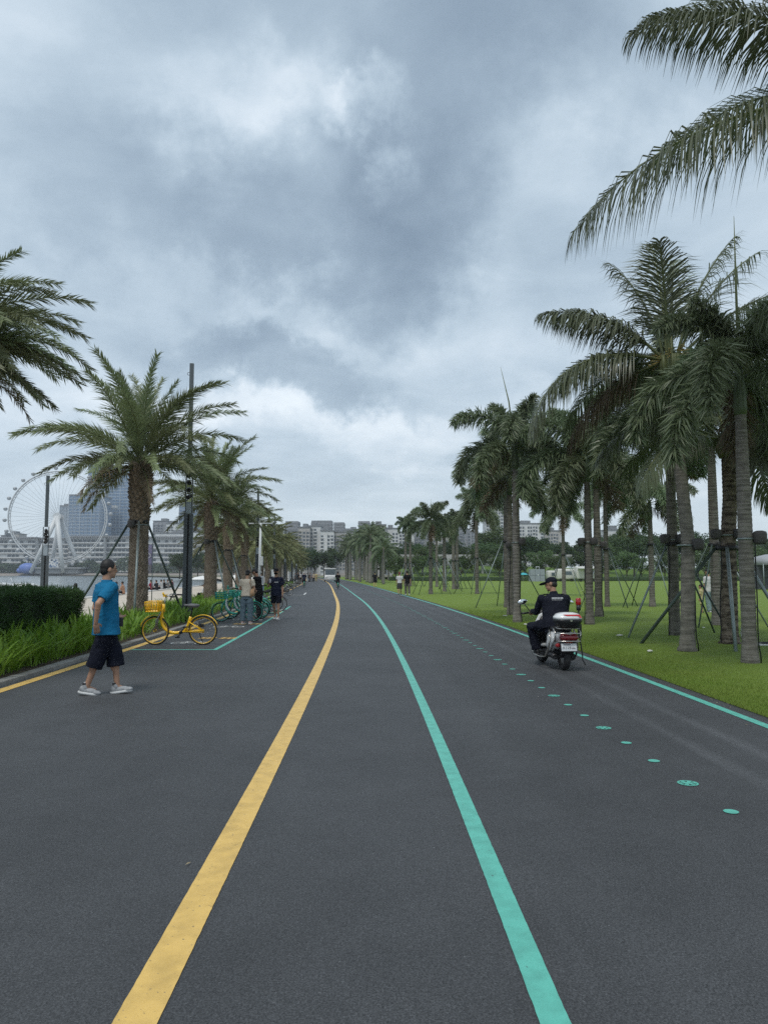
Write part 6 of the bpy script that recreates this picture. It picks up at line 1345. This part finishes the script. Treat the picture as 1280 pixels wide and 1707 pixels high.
    if hr.get('mask'): b = MB(); b.ell(hf(0, .045, -.045), (.060 * k, .062 * k, .052 * k), 16, 10, HM); b.build('face_mask', hr['mask'], t)
    if hr.get('glasses'):
        b = MB()
        for s in (-1, 1): b.torus(hf(s * .032, .098, .015), .024 * k, .0025 * k, 'Y', 18, 5, HM); b.tube([hf(s * .056, .095, .02), hf(s * .078, .0, .018)], .0022 * k, 5)
        b.tube([hf(-.008, .10, .018), hf(.008, .10, .018)], .0022 * k, 5); b.build('glasses', M_BLACK, t)
    if extra: extra(t, J, hip, T, k, hf, sp)
    return t

def detach(o, t, label, cat):
    M = Matrix.Translation(t.location) @ t.rotation_euler.to_matrix().to_4x4() @ o.matrix_basis
    o.parent = None; o.matrix_world = M; tag(o, label, cat)
# ---- man in the blue polo shirt, striding across the road
S_GREY = dict(mat=mk('trainer_grey', (.36, .37, .38), .7, var=(25, (.22, .23, .24), 1.3)), sole=mk('trainer_sole', (.55, .56, .56), .6), sock=mk('sock_black', (.015, .015, .018), .8))
g = G(174, 1157); M_BLUE = cloth('teal_blue', (.012, .155, .30), (.010, .125, .25))
person('man in a teal blue polo shirt and dark shorts striding past the ferns', (g.x, g.y, 0), R(-50), 1.69,
       dict(ra=((.20, -.66, -.72), (-.22, -.02, -.97)), ra_hand=(-.22, .25, -1), ra_palm=(0, 1, .3), ra_curl=.35, la=((-.10, -.22, -1), (.50, .72, -.30)), rl=((-.20, -.23, -1), (-.23, -.27, -1)), ll=((.26, .30, -1), (.07, .08, -1)), lean=(-.02, -.01, 1), head=(R(-4), R(-4)), rtoe=R(-8), ltoe=R(8), foot_yaw=R(-38)),
       dict(mat=M_BLUE, sleeve=.74, hem=-.13, loose=1.10, flare=1.06, collar=True), dict(kind='shorts', mat=cloth('navy', (.010, .012, .022)), len=1.34, wide=1.16), S_GREY, dict(kind='short'), SKIN, .0065, None, build=1.12)
p = None
b = MB(); b.rbox((0, 0, 0), (.075, .115, .012), .006, 2); gm = G(190, 1157); ph = P(201, 1037, g.y + .10); tag(b.build('phone', M_BLACK, None, ph, (R(80), 0, R(8))), 'black phone held in front of the man in the polo shirt', 'phone')
# ---- rider
M_UNI = cloth('uniform_navy', (.008, .009, .016), (.011, .013, .022))
def rider_extra(t, J, hip, T, k, hf, sp):
    b = MB(); r2 = random.Random(3); o = hip + T @ V3(0, -.118 * 1.24, .43) * k; A = T
    for r_, (h_, z) in enumerate(((.026, 0), (.008, -.030))):
        x = -.085
        while x < .085:
            w_ = r2.uniform(.010, .022) if r_ == 0 else .013; b.box(o + A @ V3(x + w_ / 2, .0, z), (w_ * .85, .004, h_ * r2.uniform(.75, 1.0)), 0, A)
            if r_ == 0 and r2.random() < .6: b.box(o + A @ V3(x + w_ / 2, -.001, z - .008), (w_ * 1.25, .004, .005), 0, A)
            x += w_ * 1.2
    tag(b.build('back_print', mk('print_grey', (.50, .51, .53), .7), t), 'small white two-line print across the shoulders', kind='stuff')
    for s in (-1, 1): b = MB(); b.box(hip + T @ V3(s * .13, -.01, .52) * k, (.10, .045, .012), 0, T); b.build('epaulette', M_UNI, t)
hipz = .685
sx_, sy_ = SCOOT_XY; fwd = Vector((math.cos(SCOOT_YAW), math.sin(SCOOT_YAW), 0)); pos = Vector((sx_, sy_, 0)) + fwd * .34
person('rider in a black uniform and cap, seated on the scooter and looking left', pos, SCOOT_YAW - PI / 2, 1.64,
       dict(ra=((.12, .55, -.80), (.02, .95, .02)), la=((-.16, .55, -.80), (.0, .95, .02)), rl=((.55, .85, -.12), (-.22, -.02, -1)), ll=((-.58, .85, -.12), (.24, .02, -1)), lean=(0, .22, 1), head=(R(60), R(-4)), ra_curl=1.2, la_curl=1.2, ra_hand=(-.1, 1, -.2), la_hand=(.1, 1, -.2), ra_palm=(-1, 0, 0), la_palm=(1, 0, 0)),
       dict(mat=M_UNI, sleeve=2, hem=-.06, loose=1.14, collar=True), dict(kind='trousers', mat=M_UNI, wide=1.12), dict(mat=M_BLACK, sole=M_BLACK), dict(kind='cap', cap=M_UNI, glasses=True), SKIN2, .008, rider_extra, build=1.24, seat=hipz)
# ---- the couple by the bicycles and the walker
M_JEAN = cloth('jeans', (.115, .165, .20), (.09, .13, .165)); M_CREAM = cloth('cream', (.56, .50, .41)); M_BLK = cloth('black', (.010, .010, .012)); TAN = mk('tan_leather', (.46, .27, .15), .6)
def bag_extra(t, J, hip, T, k, hf, sp):
    c = hip + V3(.215, -.07, .10) * k; b = MB(); b.loft([(0, 0, -.11, .05, .11), (0, 0, -.02, .06, .14), (0, 0, .09, .035, .10), (0, 0, .11, .01, .06)], 14, None, c); bg_ = b.build('shoulder_bag', TAN, t); b = MB(); b.tube([c + V3(0, -.09, .09), c + V3(-.06, -.09, .28), hip + V3(.13, -.05, .51) * k, hip + V3(.14, .06, .50) * k, c + V3(0, .08, .09)], .011, 6); b.build('strap', mk('strap_brown', (.24, .13, .07), .6), bg_); detach(bg_, t, 'tan leather bag hanging from the shoulder of the woman in cream', 'bag')
g = G(411, 1040); person('woman in a cream blouse and blue jeans carrying a tan shoulder bag', (g.x, g.y, 0), R(-8), 1.60, dict(ra=((.22, .1, -1), (-.1, .85, -.3)), la=((-.25, .15, -1), (.25, .9, -.1)), head=(0, R(-22)), rl=((.05, .02, -1), (.02, -.03, -1)), ll=((-.05, .0, -1), (-.02, -.03, -1))),
       dict(mat=M_CREAM, sleeve=.62, hem=-.03, loose=1.08, flare=1.05), dict(kind='trousers', mat=M_JEAN, wide=1.28), dict(mat=mk('pink_shoe', (.5, .36, .36), .7)), dict(kind='bun'), SKIN, .011, bag_extra)
g = G(431, 1034); person('man in black bending his head towards the woman in the cream blouse', (g.x, g.y, 0), R(75), 1.68, dict(ra=((.2, .3, -1), (-.2, .9, -.2)), la=((-.2, .3, -1), (.3, .9, -.2)), lean=(0, .13, 1), head=(0, R(-32))), dict(mat=M_BLK, sleeve=.8, hem=-.12, loose=1.08), dict(kind='trousers', mat=M_BLK), dict(mat=M_BLACK), dict(kind='short'), SKIN2, .011)
def walker_extra(t, J, hip, T, k, hf, sp):
    b = MB(); [b.box(hip + T @ V3(-.03 + .018 * i, .128, .36) * k, (.014, .006, .022)) for i in range(-4, 4)]; tag(b.build('chest_print', mk('print_white', (.62, .63, .65), .7), t), kind='stuff')
    a, e, w, f = J['ra']; b = MB(); b.rbox(w + f * .10 + V3(0, .03, .02), (.07, .012, .13), .006, 2); detach(b.build('phone', mk('phone_grey', (.3, .3, .34), .4), t), t, 'grey phone held up by the walker in the black mask', 'phone')
g = G(460, 1033); person('walker in a navy T-shirt, cap and black mask coming along the bay line', (g.x, g.y, 0), R(172), 1.66, dict(ra=((.35, .10, -1), (-.50, .85, .55)), ra_hand=(-.3, .3, 1), la=((-.16, -.12, -1), (-.04, .12, -1)), rl=((.03, -.22, -1), (0, -.5, -1)), ll=((-.02, .14, -1), (0, .0, -1)), rtoe=R(-25)),
       dict(mat=cloth('dark_navy', (.012, .016, .035)), sleeve=.8, hem=-.10, loose=1.1), dict(kind='shorts', mat=cloth('navy', (.010, .012, .022)), len=.82, wide=1.05), dict(mat=mk('shoe_white', (.5, .5, .5), .6), sock=mk('sock_black', (.015, .015, .018), .8)), dict(kind='cap', cap=M_BLK, mask=M_BLK), SKIN, .011, walker_extra)
g = G(434, 1000); person('person in pale blue with a white hat beyond the bicycles', (g.x, 44, 0), R(60), 1.62, dict(lean=(0, .15, 1), ra=((.1, .4, -1), (0, .8, -.4)), la=((-.1, .4, -1), (0, .8, -.4))), dict(mat=cloth('pale_grey', (.40, .42, .44)), sleeve=2, hem=-.1), dict(kind='trousers', mat=cloth('pale_blue', (.28, .38, .50)), wide=1.1), dict(mat=M_BLACK), dict(kind='cap', cap=cloth('white', (.6, .6, .6))), SKIN, .016)
# ---- walkers on the lawn side
g = G(666, 993); person('woman with red hair in a white top and dark skirt walking by the lawn', (g.x, g.y, 0), R(12), 1.60, dict(rl=((.03, .14, -1), (0, -.02, -1)), ll=((-.03, -.12, -1), (0, -.25, -1))), dict(mat=cloth('white', (.6, .6, .6)), sleeve=.7, hem=-.0), dict(kind='skirt', mat=cloth('charcoal', (.05, .048, .05))), dict(mat=M_BLACK), dict(kind='bun', mat=mk('red_hair', (.16, .03, .02), .6)), SKIN, .016)
g = G(679, 992); person('man in a black T-shirt and grey trousers walking beside her', (g.x, g.y, 0), R(8), 1.70, dict(rl=((.03, -.12, -1), (0, -.28, -1)), ll=((-.03, .15, -1), (0, -.02, -1))), dict(mat=M_BLK, sleeve=.8, hem=-.1), dict(kind='trousers', mat=cloth('taupe', (.12, .11, .10)), wide=1.1), dict(mat=mk('shoe_white', (.5, .5, .5), .6)), dict(kind='short'), SKIN, .016)
g = G(625, 980); person('runner in dark shirt with lime stockings at the lawn edge', (g.x, g.y, 0), R(6), 1.70, dict(ra=((.3, -.4, -1), (-.1, .9, -.1)), la=((-.4, .2, -1), (.1, .9, .1)), rl=((.03, .3, -1), (0, -.6, -1)), ll=((-.03, -.1, -1), (0, -.3, -1)), lean=(0, .12, 1)), dict(mat=M_BLK, sleeve=.8, hem=-.08), dict(kind='shorts', mat=M_BLK, len=.7), dict(mat=M_BLACK, sock=mk('lime', (.45, .55, .03), .7)), dict(kind='short'), mk('lime_skin', (.42, .30, .14), .5), .02)
# ---- adult and child among the palms
g = G(1182, 1022); person('adult in a white shirt standing half behind the stout palm', (g.x, g.y, 0), R(30), 1.66, {}, dict(mat=cloth('white', (.6, .6, .6)), sleeve=.8, hem=-.08), dict(kind='trousers', mat=cloth('light_jeans', (.20, .27, .28)), wide=1.15), dict(mat=mk('shoe_white', (.5, .5, .5), .6)), dict(kind='short'), SKIN, .013)
g = G(1169, 1023); person('small child in a cream outfit standing beside the adult in white', (g.x, g.y, 0), R(60), 1.08, {}, dict(mat=cloth('cream_print', (.55, .49, .30), (.42, .34, .16)), sleeve=.8, hem=-.14, flare=1.15), dict(kind='shorts', mat=cloth('cream_print', (.55, .49, .30)), len=.8), dict(mat=M_BLACK), dict(kind='short'), SKIN, .013)
# ---- people riding away
def rider_on(label, px, py, kind, shirt, hat=None, yaw=0):
    c = G(px, py); yb = PI / 2 + .08; make_bike('teal shared bicycle under ' + label.split(',')[0], kind, (c.x, c.y, 0), yb, 0, 0, group='ridden bicycles')
    fwd = Vector((math.cos(yb), math.sin(yb), 0)); pos = c - fwd * .27
    person(label, pos, yb - PI / 2, 1.66, dict(ra=((.25, .5, -1), (-.1, .9, -.4)), la=((-.25, .5, -1), (.1, .9, -.4)), rl=((.06, .8, -.75), (0, -.1, -1)), ll=((-.06, .5, -1), (0, -.25, -1)), lean=(0, .15, 1)), dict(mat=shirt, sleeve=.8, hem=-.08), dict(kind='shorts', mat=M_BLK, len=.8), dict(mat=M_BLACK), dict(kind='cap', cap=hat) if hat else dict(kind='short'), SKIN, .018, seat=.90)
rider_on('cyclist in black, riding away on the middle lane', 563, 982, 'teal', M_BLK); rider_on('cyclist with a white helmet, riding by the far bays', 507, 979, 'teal', cloth('dark_navy', (.012, .016, .035)), cloth('white', (.6, .6, .6)))
CROWD = [(497, 971, 'dark', (.03, .03, .035)), (501, 970, 'white', (.5, .5, .5)), (512, 970, 'white', (.55, .55, .53)), (516, 971, 'black', (.015, .015, .017)), (519, 969.5, 'grey', (.2, .2, .21)), (523, 970.5, 'cream', (.5, .44, .34)), (527, 970, 'yellow', (.5, .42, .2)), (492, 972, 'grey', (.16, .17, .2))]
for i, (px, py, cn, cc_) in enumerate(CROWD): g = G(px, py); person('pedestrian in %s clothes in the far group at the road end%s' % (cn, ' near the bays' if i in (0, 1, 7) else ''), (g.x, g.y, 0), random.uniform(0, 6), random.uniform(1.58, 1.74), dict(rl=((.03, .12, -1), (0, -.1, -1)), ll=((-.03, -.12, -1), (0, -.2, -1))), dict(mat=cloth('crowd%d' % i, cc_), sleeve=.8, hem=-.1), dict(kind='trousers', mat=M_BLK if i % 2 else cloth('crowd%d' % i, cc_)), None, dict(kind='short'), SKIN, .03, group='pedestrians at the far end of the road')
# ---- people sitting on the sea wall and the sand
SIT = [(253, 984, 'red', (.30, .03, .05)), (262, 984, 'dark', (.03, .03, .035)), (270, 982.5, 'white', (.5, .5, .5)), (275, 982, 'black', (.015, .015, .02)), (281, 981.5, 'grey', (.2, .2, .2)), (288, 980.5, 'maroon', (.12, .03, .05)), (196, 992, 'grey-brown', (.16, .15, .14)), (206, 991, 'orange', (.45, .25, .16))]
for i, (px, py, cn, cc_) in enumerate(SIT):
    Y_ = G(px, py).y; x_ = Xw(Y_) + .1; d = P(px, py, Y_); person('person in %s sitting on the sea wall' % cn, (d.x, Y_, .03), R(75) + random.uniform(-.3, .3), 1.66, dict(rl=((.08, .95, .05), (0, .2, -1)), ll=((-.08, .95, .05), (0, .25, -1)), lean=(0, .12, 1), ra=((.15, .4, -1), (-.1, .9, -.3)), la=((-.15, .4, -1), (.1, .9, -.3))), dict(mat=cloth('sit%d' % i, cc_), sleeve=.8, hem=-.1), dict(kind='trousers', mat=M_BLK), None, dict(kind='short'), SKIN, .022, seat=.12, group='people sitting on the sea wall')
g = G(341, 1000); person('person in white sitting on the sand in front of the second palm', (P(342, 990, 46).x, 46, 0), R(70), 1.66, dict(rl=((.08, .9, .5), (0, .6, -1)), ll=((-.08, .9, .5), (0, .6, -1)), lean=(0, .05, 1)), dict(mat=cloth('white', (.6, .6, .6)), sleeve=.8, hem=-.1), dict(kind='trousers', mat=M_BLK), None, dict(kind='short'), SKIN, .02, seat=.10)
g = P(127, 985, 34); person('dark-haired person on the sand, only the head showing above the hedge', (g.x, 34, -.02), R(60), 1.66, dict(), dict(mat=cloth('grey', (.2, .2, .2)), sleeve=.8, hem=-.1), dict(kind='trousers', mat=M_BLK), None, dict(kind='bob'), SKIN, .02, seat=.30)

# ================================================================== fallen leaves and grit on the road
n = 420; rl_ = np.random.default_rng(12)
yy = 3 + 40 * rl_.random(n)**1.6; wsel = rl_.random(n); xx = np.where(wsel < .5, yc(yy) - 4.1 + rl_.exponential(.1, n), np.where(wsel < .985, yc(yy) + 5.0 - rl_.exponential(.12, n), yc(yy) + rl_.uniform(-4, 5, n)))
a = rl_.uniform(0, 2 * PI, n); l_ = rl_.uniform(.006, .022, n); w_ = l_ * rl_.uniform(.15, .4, n); ca, sa = np.cos(a), np.sin(a); zz = np.full(n, .008)
def pt(u, v, z): return np.stack([xx + ca * u - sa * v, yy + sa * u + ca * v, zz + z], 1)
V = np.stack([pt(-l_, 0, 0), pt(0 * l_, w_, .004), pt(l_, 0, .001), pt(0 * l_, -w_, .002)], 1).reshape(-1, 3)
lit = obj('leaf_litter', np_mesh('leaf_litter', V, np.arange(4 * n).reshape(-1, 4)), mk('dry_leaf_bits', (.20, .14, .07), .8, var=(3, (.34, .30, .20), 1.4))); tag(lit, 'scattered dry leaf bits along the road edges', 'leaf litter', kind='stuff')
bpy.data.scenes.remove(TMP)
